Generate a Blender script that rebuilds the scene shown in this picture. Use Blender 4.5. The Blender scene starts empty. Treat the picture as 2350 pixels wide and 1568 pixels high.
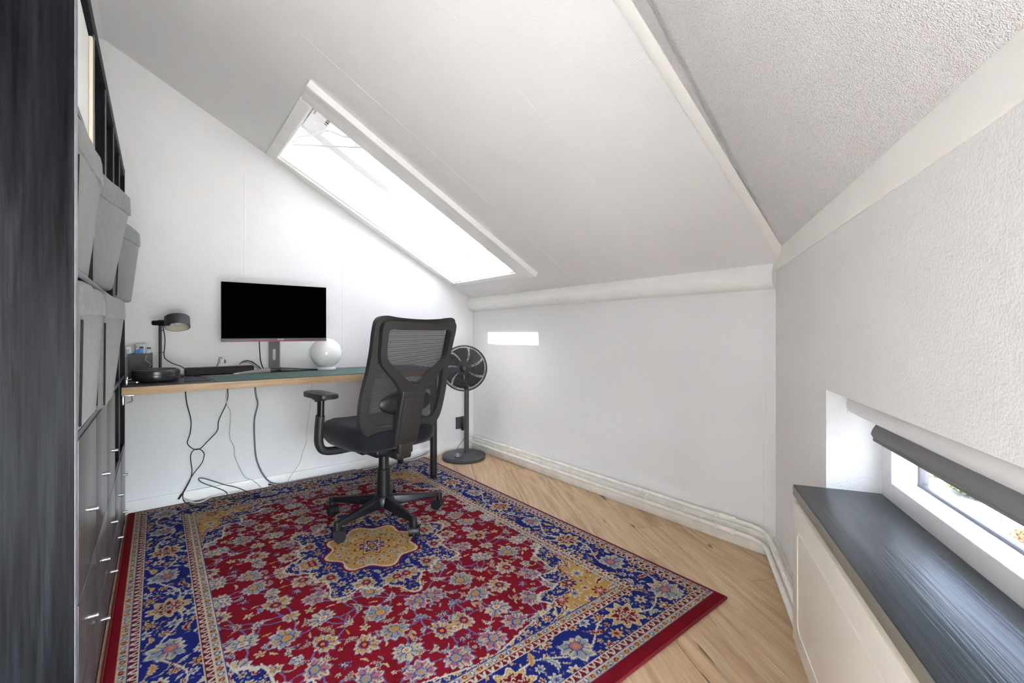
import bpy, bmesh, math, random
import numpy as np
from mathutils import Vector, Matrix, Euler

random.seed(7)
scene = bpy.context.scene
COL = scene.collection
PI = math.pi
R = math.radians

# ---------------------------------------------------------------- camera
cam_d = bpy.data.cameras.new('camera')
cam = bpy.data.objects.new('camera', cam_d)
COL.objects.link(cam)
cam.location = (-2.124, -3.19, 0.985)
cam.rotation_euler = (R(90), 0, R(51.3 - 90))
cam_d.sensor_width = 36.0
cam_d.lens = 36.0 * 1016.0 / 2350.0
cam_d.shift_y = -18.0 / 2350.0
cam_d.clip_start = 0.02
scene.camera = cam

# ---------------------------------------------------------------- world, sun, exposure
SUN_DIR = Vector((1.0, -0.06, -1.64)).normalized()      # the way the light travels
world = bpy.data.worlds.new('sky')
scene.world = world
world.use_nodes = True
wn = world.node_tree
wn.nodes.clear()
w_out = wn.nodes.new('ShaderNodeOutputWorld')
w_bg = wn.nodes.new('ShaderNodeBackground')
w_sky = wn.nodes.new('ShaderNodeTexSky')
w_sky.sky_type = 'NISHITA'
w_sky.sun_disc = False
w_sky.sun_elevation = math.atan2(1.64, 1.0)
w_sky.sun_rotation = R(-90)
w_sky.air_density = 1.0
w_sky.dust_density = 2.5
w_sky.ozone_density = 1.0
w_mix = wn.nodes.new('ShaderNodeMix')
w_mix.data_type = 'RGBA'
w_mix.inputs['Factor'].default_value = 0.5
w_bw = wn.nodes.new('ShaderNodeRGBToBW')
wn.links.new(w_sky.outputs['Color'], w_bw.inputs['Color'])
wn.links.new(w_sky.outputs['Color'], w_mix.inputs['A'])
wn.links.new(w_bw.outputs['Val'], w_mix.inputs['B'])
wn.links.new(w_mix.outputs['Result'], w_bg.inputs['Color'])
w_bg.inputs['Strength'].default_value = 0.30
wn.links.new(w_bg.outputs['Background'], w_out.inputs['Surface'])

sun_d = bpy.data.lights.new('sun', 'SUN')
sun_d.energy = 4.0
sun_d.angle = R(0.6)
sun_d.color = (1.0, 0.98, 0.96)
sun = bpy.data.objects.new('sun', sun_d)
COL.objects.link(sun)
sun.rotation_euler = SUN_DIR.to_track_quat('-Z', 'Y').to_euler()
sun.location = (-6, -1, 10)

vs = scene.view_settings
vs.view_transform = 'Standard'
vs.look = 'None'
vs.exposure = 4.98
vs.gamma = 1.0
vs.use_curve_mapping = False
scene.cycles.max_bounces = 14
scene.cycles.diffuse_bounces = 10
scene.cycles.glossy_bounces = 5
scene.cycles.transmission_bounces = 8
scene.cycles.transparent_max_bounces = 24
scene.cycles.sample_clamp_indirect = 8.0
scene.cycles.caustics_reflective = False
scene.cycles.caustics_refractive = False

# ---------------------------------------------------------------- helpers
def link_obj(o, parent=None):
    COL.objects.link(o)
    if parent is not None:
        o.parent = parent
    return o

def obj(name, bm, mat, parent=None, smooth=35, kind=None):
    bmesh.ops.recalc_face_normals(bm, faces=bm.faces)
    me = bpy.data.meshes.new(name)
    bm.to_mesh(me)
    bm.free()
    if smooth:
        me.shade_smooth()
        me.set_sharp_from_angle(angle=R(smooth))
    me.materials.append(mat)
    o = bpy.data.objects.new(name, me)
    if kind:
        o['kind'] = kind
    return link_obj(o, parent)

def tag(o, label, cat=None, group=None, kind=None):
    o['label'] = label
    if cat: o['category'] = cat
    if group: o['group'] = group
    if kind: o['kind'] = kind
    return o

def thing(name, label, cat, loc=(0, 0, 0), rz=0.0, group=None, kind=None):
    o = bpy.data.objects.new(name, None)
    o.empty_display_size = 0.05
    o.location = loc
    o.rotation_euler = (0, 0, rz)
    link_obj(o)
    return tag(o, label, cat, group, kind)

def B():
    return bmesh.new()

def box(bm, c, s, rot=None, bev=0.0, seg=2):
    m = Matrix.Translation(Vector(c))
    if rot is not None:
        m = m @ (rot.to_4x4() if isinstance(rot, (Matrix, Euler)) and not isinstance(rot, Euler) else rot.to_matrix().to_4x4())
    m = m @ Matrix.Diagonal((s[0], s[1], s[2], 1))
    r = bmesh.ops.create_cube(bm, size=1.0, matrix=m)
    if bev > 0:
        es = set()
        for v in r['verts']:
            es.update(v.link_edges)
        bmesh.ops.bevel(bm, geom=list(es), offset=bev, segments=seg, profile=0.5, affect='EDGES', clamp_overlap=True)
    return bm

def bx(bm, x0, x1, y0, y1, z0, z1, bev=0.0, seg=2):
    return box(bm, ((x0+x1)/2, (y0+y1)/2, (z0+z1)/2), (abs(x1-x0), abs(y1-y0), abs(z1-z0)), None, bev, seg)

def hexa(bm, pts, bev=0.0, seg=2):
    # pts: 4 bottom (ccw) then 4 top
    vs_ = [bm.verts.new(p) for p in pts]
    fs = [(3, 2, 1, 0), (4, 5, 6, 7), (0, 1, 5, 4), (1, 2, 6, 5), (2, 3, 7, 6), (3, 0, 4, 7)]
    for f in fs:
        bm.faces.new([vs_[i] for i in f])
    if bev > 0:
        es = set()
        for v in vs_:
            es.update(v.link_edges)
        bmesh.ops.bevel(bm, geom=list(es), offset=bev, segments=seg, profile=0.5, affect='EDGES', clamp_overlap=True)
    return bm

def slab(bm, pts, vec):
    """planar polygon of 3D points pushed along vec"""
    vec = Vector(vec)
    a = [bm.verts.new(p) for p in pts]
    b = [bm.verts.new(Vector(p) + vec) for p in pts]
    bm.faces.new(a[::-1]); bm.faces.new(b)
    n = len(a)
    for i in range(n):
        j = (i+1) % n
        bm.faces.new((a[i], a[j], b[j], b[i]))
    return bm

def cyl(bm, p, q, r1, r2=None, seg=20, caps=True):
    p, q = Vector(p), Vector(q)
    d = q - p
    m = Matrix.Translation((p+q)/2) @ d.to_track_quat('Z', 'Y').to_matrix().to_4x4()
    bmesh.ops.create_cone(bm, cap_ends=caps, cap_tris=False, segments=seg, radius1=r1, radius2=r1 if r2 is None else r2, depth=d.length, matrix=m)
    return bm

def lathe(bm, prof, seg=32, mat=None, closed=False):
    rings = []
    for (r, z) in prof:
        if r < 1e-6:
            rings.append([bm.verts.new((0, 0, z))])
        else:
            rings.append([bm.verts.new((r*math.cos(2*PI*k/seg), r*math.sin(2*PI*k/seg), z)) for k in range(seg)])
    nv = [v for rg in rings for v in rg]
    pairs = list(zip(rings[:-1], rings[1:]))
    if closed:
        pairs.append((rings[-1], rings[0]))
    for a, b in pairs:
        for k in range(seg):
            l = (k+1) % seg
            if len(a) == 1 and len(b) == 1: continue
            if len(a) == 1: bm.faces.new((a[0], b[k], b[l]))
            elif len(b) == 1: bm.faces.new((a[k], b[0], a[l]))
            else: bm.faces.new((a[k], b[k], b[l], a[l]))
    if mat is not None:
        bmesh.ops.transform(bm, matrix=mat, verts=nv)
    return bm

def catmull(pts, n=6, closed=False):
    P = [Vector(p) for p in pts]
    out = []
    m = len(P)
    rng = range(m if closed else m-1)
    for i in rng:
        if closed:
            p0, p1, p2, p3 = P[(i-1) % m], P[i], P[(i+1) % m], P[(i+2) % m]
        else:
            p0, p1, p2, p3 = P[max(i-1, 0)], P[i], P[i+1], P[min(i+2, m-1)]
        for k in range(n):
            t = k/n
            out.append(0.5*((2*p1)+(-p0+p2)*t+(2*p0-5*p1+4*p2-p3)*t*t+(-p0+3*p1-3*p2+p3)*t*t*t))
    if not closed:
        out.append(P[-1])
    return out

def tube(bm, pts, r, seg=8, closed=False, sx=1.0, up=None):
    P = [Vector(p) for p in pts]
    n = len(P)
    rings = []
    prev = None
    for i in range(n):
        if closed:
            t = (P[(i+1) % n]-P[(i-1) % n])
        else:
            t = P[min(i+1, n-1)]-P[max(i-1, 0)]
        t.normalize()
        if prev is None:
            ref = Vector(up) if up else (Vector((0, 0, 1)) if abs(t.z) < 0.9 else Vector((1, 0, 0)))
            u = (ref - t*ref.dot(t)).normalized()
        else:
            u = (prev - t*prev.dot(t))
            u = u.normalized() if u.length > 1e-6 else prev
        prev = u
        w = t.cross(u)
        rr = r[i] if isinstance(r, (list, tuple)) else r
        rings.append([bm.verts.new(P[i] + (u*math.cos(2*PI*k/seg) + w*(sx*math.sin(2*PI*k/seg)))*rr) for k in range(seg)])
    for i in range(n if closed else n-1):
        a, b = rings[i], rings[(i+1) % n]
        for k in range(seg):
            l = (k+1) % seg
            bm.faces.new((a[k], a[l], b[l], b[k]))
    if not closed:
        bm.faces.new(rings[0][::-1]); bm.faces.new(rings[-1])
    return bm

def sphere(bm, c, r, u=24, v=16, sc=(1, 1, 1), rot=None):
    m = Matrix.Translation(Vector(c))
    if rot is not None: m = m @ rot.to_4x4()
    m = m @ Matrix.Diagonal((sc[0], sc[1], sc[2], 1))
    bmesh.ops.create_uvsphere(bm, u_segments=u, v_segments=v, radius=r, matrix=m)
    return bm

def torus(bm, Rr, r, mat=None, seg=48, ms=10):
    prof = [(Rr + r*math.cos(2*PI*k/ms), r*math.sin(2*PI*k/ms)) for k in range(ms)]
    return lathe(bm, prof, seg, mat, closed=True)

def frame_mat(o, zaxis, xhint=(0, 0, 1)):
    z = Vector(zaxis).normalized()
    x = Vector(xhint); x = (x - z*x.dot(z)).normalized()
    y = z.cross(x)
    m = Matrix((x, y, z)).transposed().to_4x4()
    m.translation = Vector(o)
    return m

# ---------------------------------------------------------------- materials
def nodes_of(name):
    m = bpy.data.materials.new(name)
    m.use_nodes = True
    nt = m.node_tree
    p = nt.nodes['Principled BSDF']
    return m, nt, p

def N(nt, t, **kw):
    n = nt.nodes.new(t)
    for k, v in kw.items():
        setattr(n, k, v)
    return n

def coords(nt, scale=(1, 1, 1), rot=(0, 0, 0), out='Object'):
    tc = N(nt, 'ShaderNodeTexCoord')
    mp = N(nt, 'ShaderNodeMapping')
    mp.inputs['Scale'].default_value = scale
    mp.inputs['Rotation'].default_value = rot
    nt.links.new(tc.outputs[out], mp.inputs['Vector'])
    return mp

def noise(nt, vec, scale, detail=3.0, rough=0.5, dist=0.0):
    n = N(nt, 'ShaderNodeTexNoise')
    n.inputs['Scale'].default_value = scale
    n.inputs['Detail'].default_value = detail
    n.inputs['Roughness'].default_value = rough
    n.inputs['Distortion'].default_value = dist
    nt.links.new(vec, n.inputs['Vector'])
    return n

def ramp(nt, fac, stops):
    r = N(nt, 'ShaderNodeValToRGB')
    e = r.color_ramp.elements
    while len(e) < len(stops): e.new(0.5)
    for i, (pos, c) in enumerate(stops):
        e[i].position = pos
        e[i].color = (c[0], c[1], c[2], 1)
    nt.links.new(fac, r.inputs['Fac'])
    return r

def mat(name, col, rough=0.5, metal=0.0, var=0.06, vs=8.0, bump=0.0, bs=150.0, bd=0.002, detail=3.0, spec=0.5, stretch=(1, 1, 1), coat=0.0, sheen=0.0):
    m, nt, p = nodes_of(name)
    mp = coords(nt, stretch)
    n1 = noise(nt, mp.outputs['Vector'], vs, 4.0)
    lo = [max(0, c*(1-var)) for c in col]; hi = [min(1, c*(1+var)) for c in col]
    rp = ramp(nt, n1.outputs['Fac'], [(0.3, lo), (0.7, hi)])
    nt.links.new(rp.outputs['Color'], p.inputs['Base Color'])
    p.inputs['Roughness'].default_value = rough
    p.inputs['Metallic'].default_value = metal
    p.inputs['Specular IOR Level'].default_value = spec
    if coat: p.inputs['Coat Weight'].default_value = coat
    if sheen:
        p.inputs['Sheen Weight'].default_value = sheen
        p.inputs['Sheen Roughness'].default_value = 0.4
    if bump > 0:
        n2 = noise(nt, mp.outputs['Vector'], bs, detail)
        b = N(nt, 'ShaderNodeBump')
        b.inputs['Strength'].default_value = bump
        b.inputs['Distance'].default_value = bd
        nt.links.new(n2.outputs['Fac'], b.inputs['Height'])
        nt.links.new(b.outputs['Normal'], p.inputs['Normal'])
    return m

def wood(name, cols, scale, rough, rot=(0, 0, 0), bump=0.15, grain_amt=0.25, rand=True, spec=0.5, fine=(2, 120, 120), contrast=(0.3, 0.7)):
    """stretched-noise timber; scale is small along the grain"""
    m, nt, p = nodes_of(name)
    mp = coords(nt, (1, 1, 1), rot)
    vec = mp.outputs['Vector']
    if rand:
        oi = N(nt, 'ShaderNodeObjectInfo')
        mul = N(nt, 'ShaderNodeMath', operation='MULTIPLY'); mul.inputs[1].default_value = 37.0
        nt.links.new(oi.outputs['Random'], mul.inputs[0])
        cx = N(nt, 'ShaderNodeCombineXYZ')
        nt.links.new(mul.outputs[0], cx.inputs['X']); nt.links.new(mul.outputs[0], cx.inputs['Z'])
        ad = N(nt, 'ShaderNodeVectorMath', operation='ADD')
        nt.links.new(vec, ad.inputs[0]); nt.links.new(cx.outputs[0], ad.inputs[1])
        vec = ad.outputs[0]
    def st(s):
        v = N(nt, 'ShaderNodeVectorMath', operation='MULTIPLY')
        v.inputs[1].default_value = s
        nt.links.new(vec, v.inputs[0])
        return v.outputs[0]
    n1 = noise(nt, st(scale), 1.0, 5.0, 0.55, 1.6)
    n2 = noise(nt, st(fine), 1.0, 3.0, 0.6, 0.3)
    r1 = ramp(nt, n1.outputs['Fac'], [(contrast[0], cols[0]), ((contrast[0]+contrast[1])/2, cols[1]), (contrast[1], cols[2])])
    r2 = ramp(nt, n2.outputs['Fac'], [(0.35, (1-grain_amt,)*3), (0.62, (1, 1, 1))])
    mx = N(nt, 'ShaderNodeMix', data_type='RGBA', blend_type='MULTIPLY')
    mx.inputs['Factor'].default_value = 1.0
    nt.links.new(r1.outputs['Color'], mx.inputs['A']); nt.links.new(r2.outputs['Color'], mx.inputs['B'])
    # a few dark cracks along the grain
    n3 = noise(nt, st((scale[0]*2.2, scale[1]*1.7, scale[2]*1.7)), 1.0, 2.0, 0.5, 0.6)
    r3 = ramp(nt, n3.outputs['Fac'], [(0.262, (0.35, 0.32, 0.30)), (0.29, (1, 1, 1))])
    mx2 = N(nt, 'ShaderNodeMix', data_type='RGBA', blend_type='MULTIPLY')
    mx2.inputs['Factor'].default_value = 1.0
    nt.links.new(mx.outputs['Result'], mx2.inputs['A']); nt.links.new(r3.outputs['Color'], mx2.inputs['B'])
    nt.links.new(mx2.outputs['Result'], p.inputs['Base Color'])
    p.inputs['Roughness'].default_value = rough
    p.inputs['Specular IOR Level'].default_value = spec
    b = N(nt, 'ShaderNodeBump')
    b.inputs['Strength'].default_value = bump
    b.inputs['Distance'].default_value = 0.002
    nt.links.new(n2.outputs['Fac'], b.inputs['Height'])
    nt.links.new(b.outputs['Normal'], p.inputs['Normal'])
    return m

def plaster(name, col, s1=85.0, s2=240.0, strength=0.5, dist=0.004, speck=0.0):
    m, nt, p = nodes_of(name)
    mp = coords(nt)
    v = mp.outputs['Vector']
    n0 = noise(nt, v, 2.2, 4.0)
    lo = [c*0.965 for c in col]
    rp = ramp(nt, n0.outputs['Fac'], [(0.3, lo), (0.65, col)])
    n1 = noise(nt, v, s1, 4.0, 0.6, 0.4)
    n2 = noise(nt, v, s2, 2.0)
    ad = N(nt, 'ShaderNodeMath', operation='ADD')
    nt.links.new(n1.outputs['Fac'], ad.inputs[0]); nt.links.new(n2.outputs['Fac'], ad.inputs[1])
    b = N(nt, 'ShaderNodeBump')
    b.inputs['Strength'].default_value = strength
    b.inputs['Distance'].default_value = dist
    nt.links.new(ad.outputs[0], b.inputs['Height'])
    nt.links.new(b.outputs['Normal'], p.inputs['Normal'])
    colout = rp.outputs['Color']
    if speck > 0:
        r2 = ramp(nt, n1.outputs['Fac'], [(0.36, (1-speck,)*3), (0.52, (1, 1, 1))])
        mx = N(nt, 'ShaderNodeMix', data_type='RGBA', blend_type='MULTIPLY')
        mx.inputs['Factor'].default_value = 1.0
        nt.links.new(colout, mx.inputs['A']); nt.links.new(r2.outputs['Color'], mx.inputs['B'])
        colout = mx.outputs['Result']
    nt.links.new(colout, p.inputs['Base Color'])
    p.inputs['Roughness'].default_value = 0.75
    p.inputs['Specular IOR Level'].default_value = 0.25
    return m

def glass(name, tint=(1, 1, 1), refl=0.06):
    m = bpy.data.materials.new(name)
    m.use_nodes = True
    nt = m.node_tree
    nt.nodes.clear()
    out = N(nt, 'ShaderNodeOutputMaterial')
    t = N(nt, 'ShaderNodeBsdfTransparent'); t.inputs['Color'].default_value = (*tint, 1)
    g = N(nt, 'ShaderNodeBsdfGlossy'); g.inputs['Roughness'].default_value = 0.02
    lw = N(nt, 'ShaderNodeLayerWeight'); lw.inputs['Blend'].default_value = 0.5
    pw = N(nt, 'ShaderNodeMath', operation='POWER'); pw.inputs[1].default_value = 5.0
    nt.links.new(lw.outputs['Facing'], pw.inputs[0])
    f = N(nt, 'ShaderNodeMath', operation='MULTIPLY_ADD'); f.inputs[1].default_value = 0.5; f.inputs[2].default_value = refl*0.5
    nt.links.new(pw.outputs[0], f.inputs[0])
    mx = N(nt, 'ShaderNodeMixShader')
    nt.links.new(f.outputs[0], mx.inputs[0]); nt.links.new(t.outputs[0], mx.inputs[1]); nt.links.new(g.outputs[0], mx.inputs[2])
    nt.links.new(mx.outputs[0], out.inputs['Surface'])
    return m

def cloth_translucent(name, col, amt=0.6):
    m = bpy.data.materials.new(name)
    m.use_nodes = True
    nt = m.node_tree
    nt.nodes.clear()
    out = N(nt, 'ShaderNodeOutputMaterial')
    mp = coords(nt)
    n1 = noise(nt, mp.outputs['Vector'], 300.0, 2.0)
    rp = ramp(nt, n1.outputs['Fac'], [(0.3, [c*0.95 for c in col]), (0.7, col)])
    d = N(nt, 'ShaderNodeBsdfDiffuse'); t = N(nt, 'ShaderNodeBsdfTranslucent')
    nt.links.new(rp.outputs['Color'], d.inputs['Color']); nt.links.new(rp.outputs['Color'], t.inputs['Color'])
    mx = N(nt, 'ShaderNodeMixShader'); mx.inputs[0].default_value = amt
    nt.links.new(d.outputs[0], mx.inputs[1]); nt.links.new(t.outputs[0], mx.inputs[2])
    nt.links.new(mx.outputs[0], out.inputs['Surface'])
    return m

W_A = plaster('wall_plaster', (0.82, 0.82, 0.815), 125, 320, 0.42, 0.0035)
W_B = plaster('wall_plaster_knee', (0.81, 0.815, 0.815), 125, 320, 0.38, 0.0035)
W_C = plaster('wall_plaster_window', (0.81, 0.805, 0.795), 70, 200, 0.35)
CEIL = plaster('ceiling_plaster', (0.80, 0.795, 0.785), 110, 300, 0.3)
CEIL_R = plaster('ceiling_roughcast', (0.83, 0.825, 0.815), 210, 420, 0.8, 0.004, 0.13)
TRIM = mat('white_trim_paint', (0.86, 0.855, 0.82), 0.38, var=0.03, vs=6, bump=0.12, bs=160)
TRIM_OLD = mat('old_white_pipe_paint', (0.80, 0.79, 0.74), 0.42, var=0.10, vs=14, bump=0.35, bs=90)
FRAME_W = mat('window_frame_paint', (0.86, 0.86, 0.86), 0.35, var=0.03, vs=5)
CREAM = mat('cream_cover_paint', (0.80, 0.765, 0.68), 0.35, var=0.03, vs=4)
FLOORW = wood('laminate_oak', [(0.43, 0.275, 0.155), (0.61, 0.42, 0.25), (0.72, 0.535, 0.345)], (1.5, 13.0, 13.0), 0.42, rot=(0, 0, R(-61.5)), bump=0.2, grain_amt=0.22, fine=(5, 150, 150))
SUBF = mat('subfloor_board', (0.10, 0.07, 0.05), 0.9)
BLACKWOOD = wood('black_brown_wood', [(0.004, 0.0045, 0.006), (0.011, 0.012, 0.015), (0.026, 0.028, 0.033)], (14.0, 14.0, 1.3), 0.50, bump=0.5, grain_amt=0.6, rand=False, spec=0.11, fine=(160, 160, 5))
DRAWERWOOD = wood('black_brown_drawer_sheen', [(0.060, 0.054, 0.053), (0.080, 0.072, 0.070), (0.105, 0.095, 0.092)], (9.0, 9.0, 0.9), 0.30, bump=0.2, grain_amt=0.3, rand=True, fine=(160, 160, 5))  # black-brown wood with a lightened base that paints in its grazing sheen
SILLWOOD = wood('charcoal_sill_wood', [(0.030, 0.037, 0.043), (0.045, 0.055, 0.062), (0.065, 0.078, 0.086)], (1.1, 9.0, 9.0), 0.34, rot=(0, 0, R(-30)), bump=0.7, grain_amt=0.35, rand=False, fine=(3, 95, 95))
BLACKBACK = mat('black_backing', (0.008, 0.008, 0.008), 0.7)
FABRIC = mat('grey_bin_fabric', (0.155, 0.165, 0.163), 0.95, var=0.10, vs=60, bump=0.5, bs=500, spec=0.2, sheen=0.2)
FABRIC_D = mat('dark_bin_fabric', (0.020, 0.020, 0.020), 0.9, var=0.1, vs=60, spec=0.2)
WHITEBOX = mat('white_card', (0.80, 0.80, 0.78), 0.6, var=0.02)
CREAMCARD = mat('cream_card_edge', (0.72, 0.68, 0.52), 0.6, var=0.03)
CHROME = mat('ribbed_chrome', (0.42, 0.42, 0.43), 0.38, 1.0, var=0.05, vs=30)
STEEL = mat('zinc_bracket', (0.55, 0.56, 0.58), 0.35, 1.0, var=0.08, vs=30)
DESKTOP = mat('blue_black_desk_laminate', (0.028, 0.032, 0.040), 0.42, var=0.1, vs=20, bump=0.1, bs=300)
DESKEDGE = wood('oak_desk_edge', [(0.34, 0.215, 0.11), (0.46, 0.31, 0.175), (0.54, 0.38, 0.225)], (1.6, 10, 40), 0.5, bump=0.1, grain_amt=0.15, rand=False, fine=(6, 60, 300))
MATGREEN = mat('green_desk_mat', (0.085, 0.150, 0.135), 0.72, var=0.08, vs=10, bump=0.2, bs=600)
PADGREY = mat('grey_mouse_pad', (0.050, 0.053, 0.065), 0.8, var=0.06, vs=40)
BLACKMETAL = mat('black_steel_leg', (0.012, 0.012, 0.013), 0.30, var=0.1, spec=0.6)
PLASTIC = mat('dark_grey_plastic', (0.024, 0.0235, 0.023), 0.45, var=0.06, vs=12, bump=0.12, bs=700)
PLASTIC_B = mat('black_plastic', (0.007, 0.007, 0.009), 0.38, var=0.08, vs=12, bump=0.1, bs=600)
SEATF = mat('black_seat_fabric', (0.012, 0.013, 0.017), 0.95, var=0.2, vs=90, bump=0.4, bs=900, spec=0.15, sheen=0.12)
MESHF = mat('black_back_mesh', (0.020, 0.020, 0.022), 0.7, var=0.1)
FANGREY = mat('slate_grey_fan_plastic', (0.055, 0.060, 0.066), 0.40, var=0.05, vs=10)
FANBLADE = mat('dark_fan_blade', (0.030, 0.030, 0.032), 0.35, var=0.06)
SCREEN = mat('black_screen', (0.0006, 0.0006, 0.0007), 0.35, var=0.02, spec=0.0)
BEZEL = mat('grey_bezel', (0.11, 0.10, 0.105), 0.45, var=0.05)
REDSTRIP = mat('red_bezel_strip', (0.45, 0.035, 0.05), 0.4, var=0.05)
SILVER = mat('silver_stand_paint', (0.42, 0.40, 0.38), 0.40, 0.6, var=0.05)
STANDBROWN = mat('gunmetal_stand_paint', (0.075, 0.062, 0.060), 0.45, 0.3, var=0.05)
LAMPGREY = mat('charcoal_lamp_paint', (0.055, 0.057, 0.062), 0.45, var=0.05)
LAMPIN = mat('cream_lamp_inside', (0.62, 0.59, 0.50), 0.5, var=0.03)
OPAL = mat('opal_globe_glass', (0.88, 0.88, 0.87), 0.08, var=0.01, coat=0.3)
WHITEPL = mat('white_plastic', (0.80, 0.80, 0.78), 0.4, var=0.03)
GREYPL = mat('grey_plastic', (0.22, 0.22, 0.23), 0.5, var=0.05)
CABLE_B = mat('black_cable', (0.014, 0.014, 0.015), 0.5, var=0.05)
CABLE_G = mat('grey_cable', (0.16, 0.16, 0.18), 0.5, var=0.05)
CABLE_W = mat('pale_cable', (0.58, 0.57, 0.52), 0.5, var=0.05)
BOXPRINT = mat('black_marble_card', (0.030, 0.029, 0.028), 0.5, var=0.6, vs=22, bump=0.1)
BLUEPK = mat('blue_wrapper', (0.10, 0.25, 0.58), 0.35, var=0.35, vs=60)
PALEBLUEPK = mat('pale_blue_wrapper', (0.42, 0.58, 0.68), 0.35, var=0.35, vs=60)
CLEARPL = mat('frosted_plastic_tub', (0.72, 0.75, 0.82), 0.25, var=0.05)
BLINDCLOTH = cloth_translucent('grey_blind_cloth', (0.33, 0.32, 0.315), 0.30)
TUBEWHITE = mat('white_blind_tube', (0.82, 0.82, 0.82), 0.35, var=0.02)
SKYBLIND = cloth_translucent('cream_translucent_blind', (0.90, 0.88, 0.83), 0.45)
GLASS = glass('window_glass')
DIMGLASS = glass('dimmed_roof_glass', (0.53, 0.53, 0.54))  # tint added to cut the daylight coming through the roof window
TINTGLASS = glass('dimmed_window_glass', (0.52, 0.52, 0.53))  # tint added to tone down the light from the low window
BULB = mat('frosted_bulb', (0.80, 0.80, 0.78), 0.3, var=0.02)
WOODTAG = mat('pale_wood_handle', (0.45, 0.32, 0.14), 0.5, var=0.1)
VENT = mat('grey_vent_slots', (0.12, 0.12, 0.12), 0.6)
OUTLETM = mat('grey_adapter', (0.060, 0.062, 0.070), 0.45, var=0.05)
PAVING = mat('sunlit_paving', (0.25, 0.25, 0.24), 0.9, var=0.2, vs=1.2)
HEDGE = mat('hedge_leaf', (0.105, 0.130, 0.035), 0.8, var=0.6, vs=1.5)
BUSH = mat('autumn_leaf', (0.24, 0.12, 0.035), 0.8, var=0.6, vs=2.0)
BARK = mat('tree_bark', (0.09, 0.07, 0.055), 0.9, var=0.3, vs=4)
GRASS = mat('dry_grass_ground', (0.20, 0.20, 0.10), 0.95, var=0.3, vs=0.8)

# ---------------------------------------------------------------- the room
Z0 = 1.27; SL = 0.545
AL = math.atan(SL); CA, SA = math.cos(AL), math.sin(AL)
def PB(u, y, w=0.0):
    """point on the sloped ceiling over the knee wall: u up the slope, y, w outward"""
    return Vector((-u*CA + w*SA, y, Z0 + u*SA + w*CA))
A30 = R(30)
dC = Vector((-math.cos(A30), -math.sin(A30), 0)); nC = Vector((-math.sin(A30), math.cos(A30), 0)); oC = Vector((0, -2.395, 0))
def PC(t, n, z):
    return oC + dC*t + nC*n + Vector((0, 0, z))
def boxC(bm, t0, t1, n0, n1, z0, z1, bev=0.0, seg=2):
    c = PC((t0+t1)/2, (n0+n1)/2, (z0+z1)/2)
    m = Matrix((dC, nC, Vector((0, 0, 1)))).transposed()
    return box(bm, c, (abs(t1-t0), abs(n1-n0), abs(z1-z0)), m, bev, seg)

XD = -2.66; XR = -2.343; ZF = Z0 - SL*XR
# floor with planks
room = [(0.0, 0.0), (XD, 0.0), (XD, oC.y + math.tan(A30)*XD), (oC.x, oC.y)]
fl = thing('floor', 'light oak laminate plank floor laid diagonally', 'floor', kind='structure')
bm = B()
slab(bm, [(x*1.0, y*1.0, -0.012) for x, y in room], (0, 0, -0.03))
obj('subfloor', bm, SUBF, fl)
def clip_poly(poly, clip):
    def inside(p, a, b): return (b[0]-a[0])*(p[1]-a[1]) - (b[1]-a[1])*(p[0]-a[0]) >= -1e-9
    def inter(p, q, a, b):
        x1, y1, x2, y2 = *p, *q; x3, y3, x4, y4 = *a, *b
        d = (x1-x2)*(y3-y4)-(y1-y2)*(x3-x4)
        t = ((x1-x3)*(y3-y4)-(y1-y3)*(x3-x4))/d
        return (x1+t*(x2-x1), y1+t*(y2-y1))
    out = poly
    for i in range(len(clip)):
        a, b = clip[i], clip[(i+1) % len(clip)]
        inp, out = out, []
        for j in range(len(inp)):
            p, q = inp[j], inp[(j+1) % len(inp)]
            if inside(q, a, b):
                if not inside(p, a, b): out.append(inter(p, q, a, b))
                out.append(q)
            elif inside(p, a, b): out.append(inter(p, q, a, b))
        if not out: return []
    return out
pd = (math.cos(R(61.5)), math.sin(R(61.5))); qd = (pd[1], -pd[0])
PW, PL = 0.24, 1.38
offs = {0: -1.7235, -1: -2.02}
for k in range(-18, 6):
    q0 = 0.663 + PW*k
    p_off = offs.get(k, -1.7235 + (k*0.617 % 1.0)*PL)
    for j in range(-4, 5):
        p0 = p_off + j*PL
        g = 0.0008
        qa, qb, pa, pb = q0+g, q0+PW-g, p0+g, p0+PL-g
        poly = [(pd[0]*p+qd[0]*q, pd[1]*p+qd[1]*q) for p, q in ((pa, qa), (pa, qb), (pb, qb), (pb, qa))]
        ar = sum(poly[i][0]*poly[(i+1) % 4][1]-poly[(i+1) % 4][0]*poly[i][1] for i in range(4))
        if ar < 0: poly = poly[::-1]
        c = clip_poly(poly, room)
        if len(c) < 3: continue
        bm = B()
        slab(bm, [(x, y, -0.011) for x, y in c], (0, 0, 0.011))
        es = [e for e in bm.edges if all(v.co.z > -0.001 for v in e.verts)]
        bmesh.ops.bevel(bm, geom=es, offset=0.0012, segments=1, affect='EDGES')
        obj('plank', bm, FLOORW, fl, smooth=0)

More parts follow.
